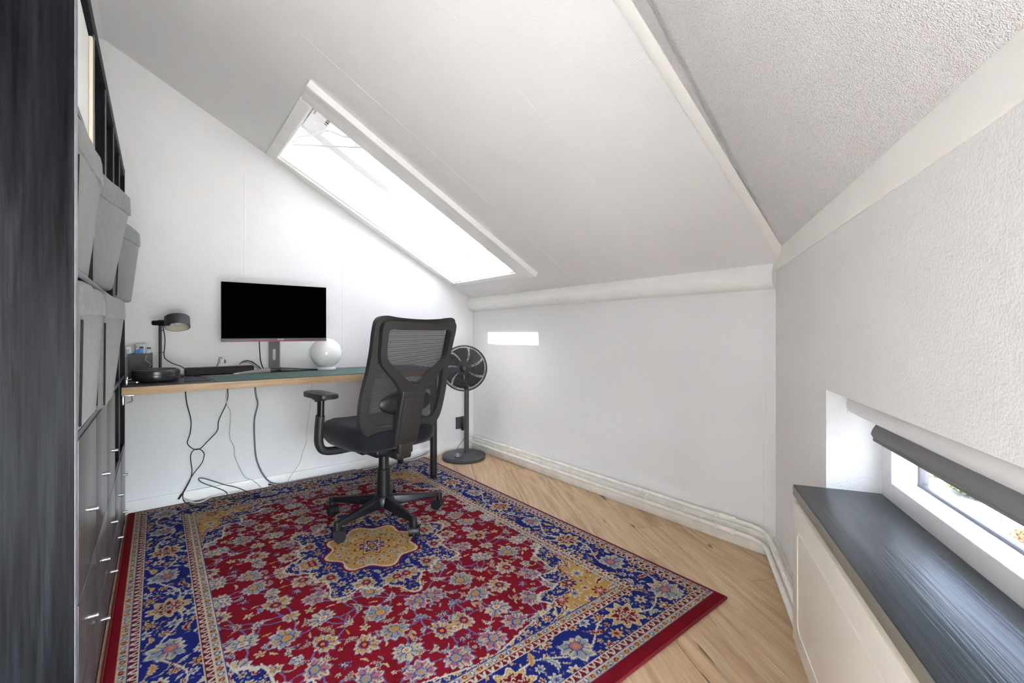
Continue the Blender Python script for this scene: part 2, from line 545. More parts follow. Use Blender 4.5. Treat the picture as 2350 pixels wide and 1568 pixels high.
# back-left wall (behind the desk)
bm = B()
slab(bm, [(XD-0.1, 0, -0.04), (0.10, 0, -0.04), (0.10, 0, Z0-SL*0.10+0.1), (XR, 0, ZF+0.1), (XD-0.1, 0, ZF+0.1)], (0, 0.10, 0))
wall_a = obj('wall_back_left', bm, W_A, smooth=0)
tag(wall_a, 'white textured gable wall behind the desk', 'wall', kind='structure')
for xs in (-1.70, -1.10):     # faint board joints in the plaster
    bm = B(); bx(bm, xs-0.004, xs+0.004, -0.0012, 0.001, 0.075, min(2.0, Z0-SL*xs-0.02), 0.0005, 1)
    obj('plaster_joint', bm, W_A, wall_a)
# knee wall
bm = B(); bx(bm, 0, 0.10, -2.46, 0.10, -0.04, 1.34)
wall_b = tag(obj('wall_back_right', bm, W_B, smooth=0), 'low white knee wall under the sloped ceiling', 'wall', kind='structure')
bm = B(); bx(bm, -0.0015, 0.001, -2.345, -2.333, 0.11, 1.18, 0.0006, 1)
obj('plaster_joint', bm, W_B, wall_b)
# window wall: recess t 0.745..2.30, z 0.545..0.826
T0, T1, ZS, ZT = 0.745, 1.74, 0.545, 0.826
bm = B()
boxC(bm, -0.12, T0, -0.22, 0, -0.04, 1.40)
D0, D1, DZ = 1.80, 3.04, 1.24
boxC(bm, T1, D0, -0.22, 0, -0.04, 1.40); boxC(bm, D1, 3.25, -0.22, 0, -0.04, 1.40); boxC(bm, D0, D1, -0.22, 0, DZ, 1.40)
boxC(bm, T0, T1, -0.22, 0, -0.04, ZS)
boxC(bm, T0, T1, -0.22, 0, ZT, 1.40)
tag(obj('wall_right', bm, W_C, smooth=0), 'white textured wall with the low window recess', 'wall', kind='structure')
# wall behind the bookcase
bm = B(); bx(bm, XD-0.10, XD, -4.05, 0.10, -0.04, ZF+0.1)
tag(obj('wall_left', bm, W_A, smooth=0), 'white wall behind the black bookcase', 'wall', kind='structure')
# glazed door added out of view behind the camera to let in fill light
door = thing('fill_door_1', 'unseen low glazed door added in the window wall for fill light', 'door', kind='structure')
lf = B()
for a in ((D0+0.001, D0+0.06, 0.0, DZ), (D1-0.06, D1-0.001, 0.0, DZ), (D0+0.06, D1-0.06, 0.0, 0.07), (D0+0.06, D1-0.06, DZ-0.06, DZ-0.001)):
    boxC(lf, a[0], a[1], -0.13, -0.08, a[2], a[3], 0.003)
leaf_o = obj('fill_door_leaf', lf, FRAME_W, door)
bm = B(); boxC(bm, D0+0.055, D1-0.055, -0.109, -0.101, 0.065, DZ-0.055); obj('pane', bm, GLASS, leaf_o, smooth=0)
bm = B(); boxC(bm, D0+0.025, D0+0.04, -0.08, -0.03, 0.62, 0.635, 0.003); boxC(bm, D0+0.025, D0+0.14, -0.04, -0.028, 0.62, 0.635, 0.004); obj('fill_door_handle', bm, STEEL, leaf_o)

# ceiling
U0, U1, V0, V1 = 0.24/CA, 1.53/CA, -0.10, -0.89
HS = 0.31
ce = thing('ceiling', 'white plaster attic ceiling of two slopes meeting at a batten', 'ceiling', kind='structure')
UE = -XR/CA
bm = B()
nv = Vector((SA, 0, CA))*HS
for (ua, ub, ya, yb) in ((-0.12, U0, 0.10, -2.50), (U1, UE, 0.10, -2.50), (U0, U1, 0.10, V0), (U0, U1, V1, -2.50)):
    slab(bm, [PB(ua, ya), PB(ub, ya), PB(ub, yb), PB(ua, yb)], nv)
obj('slope_panel', bm, CEIL, ce, smooth=0)
# rough-cast slope over the window wall
KC, ZC = 1.075, 1.33
def PS(x, y):
    d = (Vector((x, y, 0))-oC).dot(nC)
    return Vector((x, y, ZC + KC*d))
def hip_y(x): return oC.y + (Z0-SL*x-ZC+KC*0.5*x)/(KC*math.cos(A30))
def wallc_y(x, d=0.0): return oC.y + (d+0.5*x)/math.cos(A30)
DT = (ZF-ZC)/KC
pts = [PS(0.02, hip_y(0.02)), PS(XR, hip_y(XR)), PS(XD-0.1, wallc_y(XD-0.1, DT)), PS(XD-0.1, wallc_y(XD-0.1, -0.03)), PS(0.02, wallc_y(0.02, -0.03))]
nrm = Vector((-KC*nC.x, -KC*nC.y, 1)).normalized()
bm = B(); slab(bm, pts, nrm*0.12)
obj('roughcast_panel', bm, CEIL_R, ce, smooth=0)
bm = B()
slab(bm, [(XR+0.02, 0.1, ZF), (XR+0.02, hip_y(XR)-0.02, ZF), (XD-0.1, wallc_y(XD-0.1, DT)-0.03, ZF), (XD-0.1, 0.1, ZF)], (0, 0, 0.12))
obj('flat_panel', bm, CEIL, ce, smooth=0)
for yj in (-1.28, -1.95):
    bm = B()
    a, b = PB(0.12, yj), PB(2.4, yj)
    tube(bm, [a, (a+b)/2, b], 0.0008, 6)
    obj('plaster_joint', bm, CEIL, ce)

# trims
def extrude_profile(prof, p, q, side, up=Vector((0, 0, 1))):
    """prof: (side, up) pairs, swept from p to q"""
    bm = B()
    p, q, side = Vector(p), Vector(q), Vector(side)
    slab(bm, [p + side*a + up*b for a, b in prof], q-p)
    return bm
bm = extrude_profile([(0, 1.182), (0.030, 1.186), (0.050, 1.205), (0.056, 1.232), (0.052, 1.262), (0.030, 1.30), (0, 1.32)], (0, 0, 0), (0, -2.40, 0), (-1, 0, 0))
tag(obj('trim_1', bm, TRIM, smooth=50), 'rounded white cornice along the top of the knee wall', 'trim', kind='structure')
bm = extrude_profile([(-0.01, 1.260), (0.003, 1.260), (0.0085, 1.271), (0.0085, 1.338), (0.006, 1.35), (-0.01, 1.35)], PC(-0.06, 0, 0), PC(3.0, 0, 0), nC)
tag(obj('trim_2', bm, TRIM, smooth=40), 'white sloped moulding along the top of the window wall', 'trim', kind='structure')
ha = Vector((-0.05, hip_y(-0.05), Z0+SL*0.05)); hb = Vector((XR, hip_y(XR), ZF))
bm = B()
ax = (hb-ha).normalized()
sidev = Vector((0, 1, 0)); dn = ax.cross(sidev).normalized()
if dn.z > 0: dn = -dn
slab(bm, [ha + sidev*a + dn*b for a, b in ((-0.018, -0.03), (0.022, -0.01), (0.022, 0.012), (0.002, 0.020), (-0.018, 0.018))], hb-ha)
tag(obj('trim_3', bm, TRIM, smooth=30), 'narrow white batten where the two ceiling slopes meet', 'trim', kind='structure')
# baseboards
bm = B()
bx(bm, -2.26, 0.0, -0.014, 0.0, 0, 0.072, 0.002)
tag(obj('baseboard_back_left', bm, TRIM), 'white skirting board under the desk', 'baseboard', kind='structure')
bm = B(); bx(bm, -0.016, 0.0, -2.39, -0.014, 0, 0.082, 0.002); bx(bm, -0.009, 0.0, -2.39, -0.014, 0.082, 0.092, 0.002)
tag(obj('baseboard_back_right', bm, TRIM_OLD), 'white skirting board behind the heating pipes', 'baseboard', kind='structure')
bm = B(); boxC(bm, 0.01, 1.79, 0, 0.016, 0, 0.085, 0.002); boxC(bm, 0.01, 1.79, 0, 0.009, 0.085, 0.096, 0.002)
tag(obj('baseboard_right', bm, TRIM_OLD), 'white skirting board under the window wall', 'baseboard', kind='structure')

# ---------------------------------------------------------------- skylight
sk = thing('window_1', 'bright roof window in a deep white shaft above the desk', 'window', kind='structure')
MB_ = Matrix((Vector((-CA, 0, SA)), Vector((0, 1, 0)), Vector((-SA, 0, -CA)))).transposed()    # u, y, inward
def boxB(bm, u0, u1, y0, y1, w0, w1, bev=0.0, seg=2):
    return box(bm, PB((u0+u1)/2, (y0+y1)/2, (w0+w1)/2), (abs(u1-u0), abs(y1-y0), abs(w1-w0)), MB_, bev, seg)
# casing boards on the ceiling
bm = B(); boxB(bm, U0-0.055, U1+0.055, V1-0.075, V1, -0.014, 0.0, 0.002); obj('casing_board', bm, TRIM, sk)
bm = B(); boxB(bm, U0-0.060, U1+0.060, V1-0.145, V1-0.077, -0.018, 0.0, 0.002); obj('casing_board', bm, TRIM, sk)
bm = B(); boxB(bm, U0-0.045, U1+0.062, V1-0.166, V1-0.146, -0.034, 0.0, 0.002); obj('edge_batten', bm, TRIM, sk)
bm = B(); boxB(bm, U1+0.002, U1+0.060, V1+0.001, V0+0.072, -0.016, 0.0, 0.002); obj('casing_board', bm, TRIM, sk)
bm = B(); boxB(bm, U0-0.005, U1+0.001, V0+0.002, V0+0.070, -0.014, 0.0, 0.002); obj('casing_board', bm, TRIM, sk)
bm = B(); boxB(bm, U0-0.040, U0-0.002, V1+0.001, V0-0.002, -0.010, 0.0, 0.002); obj('casing_board', bm, TRIM, sk)
# thin lining so the shaft reads as painted boards
for nm, a in (('shaft_lining', (U0, U1, V0-0.006, V0+0.0, 0.002, HS)), ('shaft_lining', (U0, U1, V1, V1+0.006, 0.002, HS)),
              ('shaft_lining', (U1-0.006, U1, V1+0.006, V0-0.006, 0.002, HS)), ('shaft_lining', (U0, U0+0.006, V1+0.006, V0-0.006, 0.002, HS))):
    bm = B(); boxB(bm, *a); obj(nm, bm, FRAME_W, sk, smooth=0)
# sash at the top of the shaft
W0, W1 = HS-0.055, HS+0.02
for a in ((U0+0.006, U1-0.006, V0-0.086, V0-0.006), (U0+0.006, U1-0.006, V1+0.006, V1+0.086), (U0+0.006, U0+0.095, V1+0.086, V0-0.086), (U1-0.125, U1-0.006, V1+0.086, V0-0.086)):
    bm = B(); boxB(bm, *a, W0, W1, 0.004); obj('sash_rail', bm, FRAME_W, sk)
bm = B(); boxB(bm, U0+0.08, U1-0.10, V1+0.075, V0-0.075, HS-0.005, HS+0.010); obj('pane', bm, DIMGLASS, sk, smooth=0)
# ventilation flap with wooden grip and slots at the top
bm = B(); boxB(bm, U1-0.060, U1-0.010, V1+0.10, V0-0.10, W0-0.030, W0-0.004, 0.004); vf = obj('vent_flap', bm, FRAME_W, sk)
bm = B(); boxB(bm, U1-0.030, U1-0.022, -0.62, -0.42, W0-0.038, W0-0.030, 0.002); obj('grip_strip', bm, WOODTAG, vf)
for i in range(9):
    bm = B(); boxB(bm, U1-0.118, U1-0.098, -0.34-i*0.052, -0.375-i*0.052, W0-0.004, W0+0.004); obj('vent_slot', bm, VENT, vf, smooth=0)
# translucent blind added in the sash to trim the sun patch
UB = U0+0.612
sb = thing('added_skylight_blind', 'translucent blind added in the roof window to trim the sun patch', 'blind', PB(UB, (V0+V1)/2, W0))
inv = Matrix.Translation(sb.location).inverted()
def local(bm, e):
    bmesh.ops.transform(bm, matrix=Matrix.Translation(-Vector(e.location)), verts=bm.verts); return bm
bm = B(); boxB(bm, UB, U1-0.10, V1+0.088, V0-0.088, HS-0.028, HS-0.026); obj('cloth', local(bm, sb), SKYBLIND, sb, smooth=0)
bm = B(); boxB(bm, UB-0.012, UB, V1+0.088, V0-0.088, HS-0.034, HS-0.020, 0.003); obj('bottom_bar', local(bm, sb), FRAME_W, sb)
bm = B(); cyl(bm, PB(U1-0.11, V1+0.088, HS-0.030), PB(U1-0.11, V0-0.088, HS-0.030), 0.016); obj('roller', local(bm, sb), FRAME_W, sb)

# coat hanger hooked in the shaft
hg0 = PB(1.56, -0.39, 0.19)
hg = thing('coat_hanger', 'white plastic coat hanger hanging inside the roof window shaft', 'hanger', hg0)
bm = B()
e1, e2 = Vector((-1.455, -0.125, 2.186)), Vector((-1.205, -0.675, 2.052))
d = (e2-e1).normalized()
apex = Vector((-1.345, -0.470, 2.150)) + Vector((0.02, 0.05, 0.055))
path = [e1+Vector((0, 0.0, 0.020))+d*0.03, e1+Vector((0, 0, 0.022))+d*0.012, e1+Vector((0, 0, 0.012)), e1+d*0.012, e1+d*0.05, (e1+e2)/2, e2-d*0.05, e2-d*0.012, e2+Vector((0, 0, 0.012)), e2+Vector((0, 0, 0.022))-d*0.012, e2+Vector((0, 0, 0.020))-d*0.03]
tube(bm, catmull(path, 5), 0.0042, 8)
obj('trouser_bar', local(bm, hg), WHITEPL, hg)
bm = B()
s1, s2 = e1+d*0.055, e2-d*0.055
tube(bm, catmull([s1, s1+Vector((0, 0, 0.045)), s1.lerp(apex, 0.5)+Vector((0, 0, 0.018)), apex, s2.lerp(apex, 0.5)+Vector((0, 0, 0.018)), s2+Vector((0, 0, 0.045)), s2], 6), 0.0045, 8)
obj('shoulder_arms', local(bm, hg), WHITEPL, hg)
bm = B()
tube(bm, catmull([apex, apex+Vector((0, 0, 0.03)), apex+Vector((-0.02, 0.02, 0.055)), apex+Vector((-0.05, 0.045, 0.06)), apex+Vector((-0.065, 0.055, 0.035))], 6), 0.003, 8)
obj('hook', local(bm, hg), WHITEPL, hg)

# ---------------------------------------------------------------- low window
w2 = thing('window_2', 'low white framed window with garden view above the dark sill', 'window', kind='structure')
NF = -0.128
for a in ((T0, T0+0.058, NF-0.07, NF, ZS, ZT), (T1-0.058, T1, NF-0.07, NF, ZS, ZT), (T0+0.058, T1-0.058, NF-0.07, NF, ZS, ZS+0.05), (T0+0.058, T1-0.058, NF-0.07, NF, ZT-0.05, ZT)):
    bm = B(); boxC(bm, *a, 0.003); obj('frame_rail', bm, FRAME_W, w2)
for a in ((T0+0.058, T0+0.066, NF-0.075, NF-0.055, ZS+0.05, ZT-0.05), (T0+0.066, T1-0.066, NF-0.075, NF-0.055, ZS+0.05, ZS+0.057)):
    bm = B(); boxC(bm, *a, 0.002); obj('glazing_bead', bm, GREYPL, w2)
bm = B(); boxC(bm, T0+0.055, T1-0.055, NF-0.082, NF-0.072, ZS+0.045, ZT-0.045); obj('pane', bm, TINTGLASS, w2, smooth=0)
# sill: one board over the cover, running to the window
bm = B(); boxC(bm, T0+0.002, 1.74, NF+0.001, 0.078, ZS+0.0006, ZS+0.002+0.0012)
sill = thing('window_sill', 'charcoal wood-grain window sill above the cream radiator cover', 'window sill', PC(T0, 0.0, ZS))
bm.free(); bm = B(); boxC(bm, T0+0.002, 1.74, NF+0.001, 0.080, ZS-0.022+0.0225, ZS+0.004, 0.0012)
obj('top_board', local(bm, sill), SILLWOOD, sill)
bm = B(); boxC(bm, T0+0.002, 1.76, 0.001, 0.079, ZS-0.030, ZS-0.0002, 0.002)
obj('edge_board', local(bm, sill), CREAM, sill)
bm = B(); boxC(bm, T0+0.002, 1.76, 0.0795, 0.0815, ZS-0.026, ZS+0.002, 0.0006)
obj('front_edge', local(bm, sill), mat('grey_sill_edge', (0.20, 0.195, 0.165), 0.4, var=0.05), sill)
# radiator cover
rc = thing('radiator_cover', 'cream radiator cover panel with routed groove below the sill', 'radiator cover', PC(T0, 0.05, 0.0))
bm = B(); boxC(bm, T0+0.004, 1.76, 0.060, 0.082, 0.105, ZS-0.042, 0.003); obj('front_panel', local(bm, rc), CREAM, rc)
bm = B(); boxC(bm, T0+0.012, T0+0.032, 0.0005, 0.0595, 0.160, ZS-0.055, 0.002); obj('side_panel', local(bm, rc), CREAM, rc)
bm = B(); boxC(bm, T0+0.034, 1.75, 0.050, 0.0595, ZS-0.075, ZS-0.032, 0.002); obj('top_rail', local(bm, rc), CREAM, rc)
bm = B()
def rr(t0, t1, z0, z1, r, n=6):
    o = []
    for cx, cz, a0 in ((t1-r, z1-r, 0), (t0+r, z1-r, 90), (t0+r, z0+r, 180), (t1-r, z0+r, 270)):
        for k in range(n+1):
            a = R(a0+90*k/n); o.append((cx+r*math.cos(a), cz+r*math.sin(a)))
    return o
tube(bm, [PC(t, 0.0822, z) for t, z in rr(T0+0.065, 1.70, 0.165, ZS-0.105, 0.03)], 0.0022, 6, closed=True)
obj('panel_moulding', local(bm, rc), CREAM, rc)
# roller blind on the low window
rb = thing('roller_blind', 'grey roller blind on a white tube, rolled almost up in the low window', 'blind', PC(T0+0.01, -0.07, 0.79))
bm = B(); cyl(bm, PC(T0+0.040, -0.062, 0.792), PC(1.73, -0.062, 0.792), 0.026, seg=32); obj('tube', local(bm, rb), TUBEWHITE, rb)
bm = B()
prof = [(-0.082, 0.790), (-0.088, 0.765), (-0.094, 0.748), (-0.086, 0.735), (-0.082, 0.722), (-0.090, 0.706), (-0.0925, 0.706), (-0.085, 0.722), (-0.089, 0.735), (-0.097, 0.748), (-0.091, 0.765), (-0.085, 0.790)]
slab(bm, [PC(T0+0.066, n, z) for n, z in prof], dC*0.91)
obj('cloth', local(bm, rb), BLINDCLOTH, rb, smooth=60)
bm = B(); cyl(bm, PC(T0+0.066, -0.0905, 0.707), PC(T0+0.975, -0.0905, 0.707), 0.0045, seg=12); obj('hem_bar', local(bm, rb), BLINDCLOTH, rb)
bm = B(); boxC(bm, T0+0.030, T0+0.040, -0.085, -0.040, 0.768, ZT-0.001, 0.002); obj('bracket', local(bm, rb), WHITEPL, rb)

# ---------------------------------------------------------------- heating pipes
def corner_pipe(off, z, r, y_end, t_end, bend):
    pts = [Vector((-off, y_end, z))]
    # corner point of the two offset lines
    # wall B line x=-off ; wall C line n=off
    yc = oC.y + (off - 0.5*off)/math.cos(A30)
    c = Vector((-off, yc, z))
    pts += [c + Vector((0, bend, 0))]
    p1, p2 = c + Vector((0, bend, 0)), c + dC*bend
    for k in range(1, 8):
        t = k/8
        pts.append((1-t)**2*p1 + 2*t*(1-t)*c + t*t*p2)
    pts += [p2, c + dC*t_end]
    return pts
def pipe_thing(off, z, label):
    r = 0.0105
    pts = corner_pipe(off, z, r, -0.020, 1.72, 0.09)
    o = thing('heating_pipe', label, 'pipe', (-off, -0.02, z), group='painted heating pipes')
    bm = B(); tube(bm, pts, r, 14); obj('pipe_run', local(bm, o), TRIM_OLD, o)
    for yj in (-2.155, -2.235):
        bm = B(); cyl(bm, (-off, yj-0.009, z), (-off, yj+0.009, z), 0.0155, seg=6); obj('coupling_nut', local(bm, o), TRIM_OLD, o)
    bm = B(); cyl(bm, (-off, -2.235, z), (-off, -2.155, z), 0.0128, seg=16); obj('coupling_sleeve', local(bm, o), TRIM_OLD, o)
    return o
pipe_thing(0.042, 0.122, 'upper white heating pipe along the foot of the knee wall')
lp = pipe_thing(0.048, 0.070, 'lower white heating pipe just above the floor')
bm = B(); p = PC(0.70, 0.048, 0.070); cyl(bm, p-dC*0.004, p+dC*0.004, 0.0118, seg=16); obj('joint_ring', local(bm, lp), GREYPL, lp)
for i, (yc, lb) in enumerate(((-0.52, 'small pipe clip near the fan'), (-1.745, 'small pipe clip midway along the knee wall'))):
    o = thing('pipe_clip', 'white metal ' + lb, 'clip', (0, yc, 0.10), group='pipe clips on the knee wall')
    bm = B(); bx(bm, -0.004, 0, yc-0.010, yc+0.010, 0.096, 0.150, 0.001); bx(bm, -0.032, -0.004, yc-0.007, yc+0.007, 0.092, 0.104, 0.001); obj('bracket', local(bm, o), TRIM_OLD, o)
    for off, z in ((0.042, 0.122), (0.048, 0.070)):
        bm = B(); torus(bm, 0.0125, 0.0022, frame_mat((-off, yc, z), (0, 1, 0)), 20, 6); obj('ring', local(bm, o), TRIM_OLD, o)

# ---------------------------------------------------------------- outside, below the window
bm = B(); bx(bm, -40, 60, -90, 10, -5.8, -5.6)
tag(obj('ground', bm, PAVING, smooth=0), 'pale sunlit paving outside below the window', 'ground', kind='structure')
def leafy(name, label, cat, c, dims, n, size, m, grp):
    rnd = random.Random(int(abs(c[0]*100)) + 3)
    bm = B()
    for i in range(n):
        while True:
            v = Vector((rnd.uniform(-1, 1), rnd.uniform(-1, 1), rnd.uniform(-1, 1)))
            if v.length < 1: break
        v = v.normalized()*(v.length**0.35)
        p = Vector((v.x*dims[0], v.y*dims[1], v.z*dims[2]))
        rot = Euler((rnd.uniform(0, 6), rnd.uniform(0, 6), rnd.uniform(0, 6))).to_matrix()
        s = size*rnd.uniform(0.6, 1.3)
        q = [p + rot @ Vector(k)*s for k in ((-.5, 0, 0), (0, -.3, 0.05), (.5, 0, 0), (0, .3, 0.05))]
        bm.faces.new([bm.verts.new(k) for k in q])
    o = thing(name, label, cat, c, group=grp)
    obj('foliage', bm, m, o, smooth=0, kind='stuff')
    bm = B(); cyl(bm, (0, 0, -c[2]-5.6), (0, 0, dims[2]*0.3), 0.10, 0.05, 8); obj('stem', bm, BARK, o)
    return o
for i, (c, dm, lb) in enumerate((((26.5, 1.5, -4.7), (1.6, 2.2, 1.3), 'clipped green hedge beyond the paving, farthest from the window'), ((23.6, -1.6, -5.0), (1.0, 1.6, 0.7), 'low green hedge nearer the young tree'))):
    leafy('hedge', lb, 'hedge', c, dm, 2600, 0.22, HEDGE, 'hedges outside')
leafy('shrub', 'orange autumn shrub low outside the window', 'shrub', (17.2, -2.55, -5.1), (0.45, 0.45, 0.5), 900, 0.14, BUSH, None)
leafy('young_tree', 'small garden tree with pale crown outside the window', 'tree', (20.6, -1.75, -3.1), (0.9, 0.9, 0.8), 1200, 0.14, HEDGE, None)

# ---------------------------------------------------------------- rug
def make_rug():
    x0, x1, y0, y1 = -2.246, -0.475, -2.405, -0.018
    px0, px1, py0, py1 = -2.218, -0.487, -2.363, -0.030
    st = 0.0030
    nx, ny = int((x1-x0)/st)+1, int((y1-y0)/st)+1
    xs = np.linspace(x0, x1, nx); ys = np.linspace(y0, y1, ny)
    X, Y = np.meshgrid(xs, ys)
    rs = np.random.RandomState(11)
    RED = np.array((0.205, 0.0040, 0.012)); DRED = np.array((0.16, 0.004, 0.010)); BLUE = np.array((0.011, 0.017, 0.140))
    CRM = np.array((0.50, 0.395, 0.225)); GOLD = np.array((0.45, 0.27, 0.085)); GREY = np.array((0.25, 0.27, 0.25))
    WHT = np.array((0.55, 0.49, 0.39)); PINK = np.array((0.36, 0.14, 0.15)); ORG = np.array((0.50, 0.20, 0.06)); LBL = np.array((0.045, 0.060, 0.24)); LIL = np.array((0.15, 0.13, 0.27))
    cxp, cyp = (px0+px1)/2, (py0+py1)/2
    hw, hh = (px1-px0)/2, (py1-py0)/2
    U = X-cxp; V = Y-cyp
    # quarter canvas, then mirrored
    qs = 0.0020
    qx = np.arange(0, hw+0.01, qs); qy = np.arange(0, hh+0.01, qs)
    A, Bq = np.meshgrid(qx, qy)
    img = np.zeros(A.shape+(3,)); img[:] = RED
    # wobble makes the edges look knotted
    def smooth_noise(shape, cell, amp):
        g = rs.rand(shape[0]//cell+3, shape[1]//cell+3)
        yi = np.arange(shape[0])/cell; xi = np.arange(shape[1])/cell
        y_0 = yi.astype(int); x_0 = xi.astype(int); fy = (yi-y_0)[:, None]; fx = (xi-x_0)[None, :]
        return ((g[np.ix_(y_0, x_0)]*(1-fy)*(1-fx)+g[np.ix_(y_0+1, x_0)]*fy*(1-fx)+g[np.ix_(y_0, x_0+1)]*(1-fy)*fx+g[np.ix_(y_0+1, x_0+1)]*fy*fx)-0.5)*2*amp
    wob = smooth_noise(A.shape, 3, 0.0022)
    def win(cx, cy, r):
        i0, i1 = max(0, int((cy-r)/qs)), min(A.shape[0], int((cy+r)/qs)+2)
        j0, j1 = max(0, int((cx-r)/qs)), min(A.shape[1], int((cx+r)/qs)+2)
        return slice(i0, max(i1, i0)), slice(j0, max(j1, j0))
    def rosette(cx, cy, r, n, rot, cols, mask=None, asp=1.0, lob=0.16):
        w = win(cx, cy, r*1.4)
        a = A[w]-cx; b = Bq[w]-cy
        if a.size == 0: return
        c, s = math.cos(rot), math.sin(rot)
        u, v = (a*c+b*s)*asp, -a*s+b*c
        th = np.arctan2(v, u); rad = np.hypot(u, v)+wob[w]*0.7
        edge = r*(1-lob+lob*np.cos(n*th))
        for fr, col in cols:
            m = rad < edge*fr
            if mask is not None: m &= mask[w]
            img[w][m] = col
    def leaf(cx, cy, L, W, rot, curve, cols, mask=None, ser=0.0):
        w = win(cx, cy, L*0.75)
        a = A[w]-cx; b = Bq[w]-cy
        if a.size == 0: return
        c, s = math.cos(rot), math.sin(rot)
        u, v = a*c+b*s, -a*s+b*c
        v = v - curve*(u*u)/L + curve*L*0.1
        t = np.clip(u/L+0.5, 0, 1)
        env = W*np.sin(PI*t)**0.8*(1-0.35*t)
        if ser: env = env*(1+ser*np.sign(np.sin(t*34)))
        d = np.abs(v)+wob[w]*0.7
        ins = (np.abs(u) < L/2)
        for fr, col in cols:
            m = ins & (d < env*fr)
            if mask is not None: m &= mask[w]
            img[w][m] = col
    def stroke(pts, wd, col, mask=None):
        for (xa, ya), (xb, yb) in zip(pts[:-1], pts[1:]):
            r = math.hypot(xb-xa, yb-ya)/2+wd
            w = win((xa+xb)/2, (ya+yb)/2, r)
            a = A[w]; b = Bq[w]
            if a.size == 0: continue
            dx, dy = xb-xa, yb-ya; l2 = dx*dx+dy*dy+1e-9
            t = np.clip(((a-xa)*dx+(b-ya)*dy)/l2, 0, 1)
            d = np.hypot(a-xa-t*dx, b-ya-t*dy)+wob[w]*0.6
            m = d < wd
            if mask is not None: m &= mask[w]
            img[w][m] = col
    EX = hw-A; EY = hh-Bq           # distance to the outer pattern edge
    E_ = np.minimum(EX, EY)
    bands = [(0.027, CRM), (0.052, DRED), (0.202, BLUE), (0.224, DRED), (0.250, CRM)]
    FE = 0.250
    fieldm = E_ >= FE
    # ---- field ----
    fx, fy = hw-FE, hh-FE
    ca_, cb_ = fx-A, fy-Bq           # distance from the field's corner sides
    def spand(a, b, s, amp, ph):
        aa, bb = np.clip(a, 0, None)/(0.56*s), np.clip(b, 0, None)/(0.58*s)
        th = np.arctan2(bb, aa)
        f = (aa**0.62+bb**0.62) + wob*2.5 + 0.010*np.sign(np.sin(46*th+ph))
        return f < 1.0+amp*np.cos(14*th+ph)
    med_r = np.hypot(A/0.315, Bq/0.385); med_t = np.arctan2(Bq/0.385, A/0.315)
    flame = 0.014*np.sign(np.sin(40*med_t))
    med_o = med_r + wob*2.5 + flame < 1.0+0.10*np.cos(8*med_t)+0.06*np.cos(16*med_t)
    pend = (np.abs(A) < 0.045*(1-np.clip((Bq-0.42)/0.13, 0, 1))) & (Bq > 0.36) & (Bq < 0.56)
    sp_blue = spand(ca_, cb_, 1.0, 0.07, 0.0) & fieldm
    sp_gold = spand(ca_, cb_, 0.74, 0.08, 2.0) & fieldm
    free = fieldm & ~med_o & ~sp_blue
    # vines on the red
    def palm(cx, cy, r, n, rot, cA, cB, core, mask=None, asp=1.0):
        """jagged palmette: pale rim, petals in two colours split by dark lines, small core"""
        w = win(cx, cy, r*1.5)
        a = A[w]-cx; b = Bq[w]-cy
        if a.size == 0: return
        c, s = math.cos(rot), math.sin(rot)
        u, v = (a*c+b*s)*asp, -a*s+b*c
        th = np.arctan2(v, u); rad = np.hypot(u, v)+wob[w]*1.1
        saw = np.abs(((th*n/(2*PI)) % 1.0)-0.5)*2
        edge = r*(0.74+0.26*saw)*(1+0.22*np.cos(th)+0.10*np.cos(3*th+1))
        k = np.floor(th*n/(2*PI)).astype(int)
        def put(m, col):
            if mask is not None: m = m & mask[w]
            img[w][m] = col
        put(rad < edge*1.08, LIL); put(rad < edge*1.0, WHT)
        put((rad < edge*0.90) & (k % 3 != 1), cA); put((rad < edge*0.90) & (k % 3 == 1), cB)
        put((rad < edge*0.92) & (rad > edge*0.30) & (saw < 0.20), LBL)
        put(rad < r*0.40, LBL); put(rad < r*0.33, core); put(rad < r*0.16, ORG)
    def sprig(x, y, L, rot, body, mask):
        """serrated curved leaf with a dark rib"""
        cv = rs.uniform(0.8, 2.0)*(1 if rs.rand() < 0.5 else -1)
        leaf(x, y, L, L*0.17, rot, cv, [(1.18, LIL), (1.0, WHT), (0.78, body), (0.20, LBL)], mask, 0.28)
    def scatter(mask, x0_, x1_, y0_, y1_, sizes, avoid, cols, leafc, gap=1.0):
        pl = list(avoid)
        for r, tries in sizes:
            for _ in range(tries):
                x, y = rs.uniform(x0_, x1_), rs.uniform(y0_, y1_)
                i, j = int(y/qs), int(x/qs)
                if i < 0 or j < 0 or i >= A.shape[0] or j >= A.shape[1] or not mask[i, j]: continue
                if any(math.hypot(x-a, y-b) < (r+c)*gap for a, b, c in pl): continue
                pl.append((x, y, r))
                c1, c2, c3 = cols[rs.randint(len(cols))]
                q = rs.rand()
                if r < 0.008: leaf(x, y, r*2.6, r*0.45, rs.uniform(0, 6), rs.uniform(-1, 1), [(1, leafc[rs.randint(len(leafc))])], mask)
                elif q < 0.35: leaf(x, y, r*2.4, r*0.5, rs.uniform(0, 6), rs.uniform(-1.5, 1.5), [(1, c1), (0.45, c2)], mask, 0.2)
                else: rosette(x, y, r, 5 if r < 0.014 else 7, rs.uniform(0, 6), [(1, c1), (0.66, c2), (0.34, c3)], mask, 1.0, 0.24)
    placed = []
    def ok(x, y, r):
        i, j = int(y/qs), int(x/qs)
        if i >= A.shape[0] or j >= A.shape[1] or not free[i, j]: return False
        return all(math.hypot(x-a, y-b) > (r+c)*1.12 for a, b, c in placed)
    spots = []
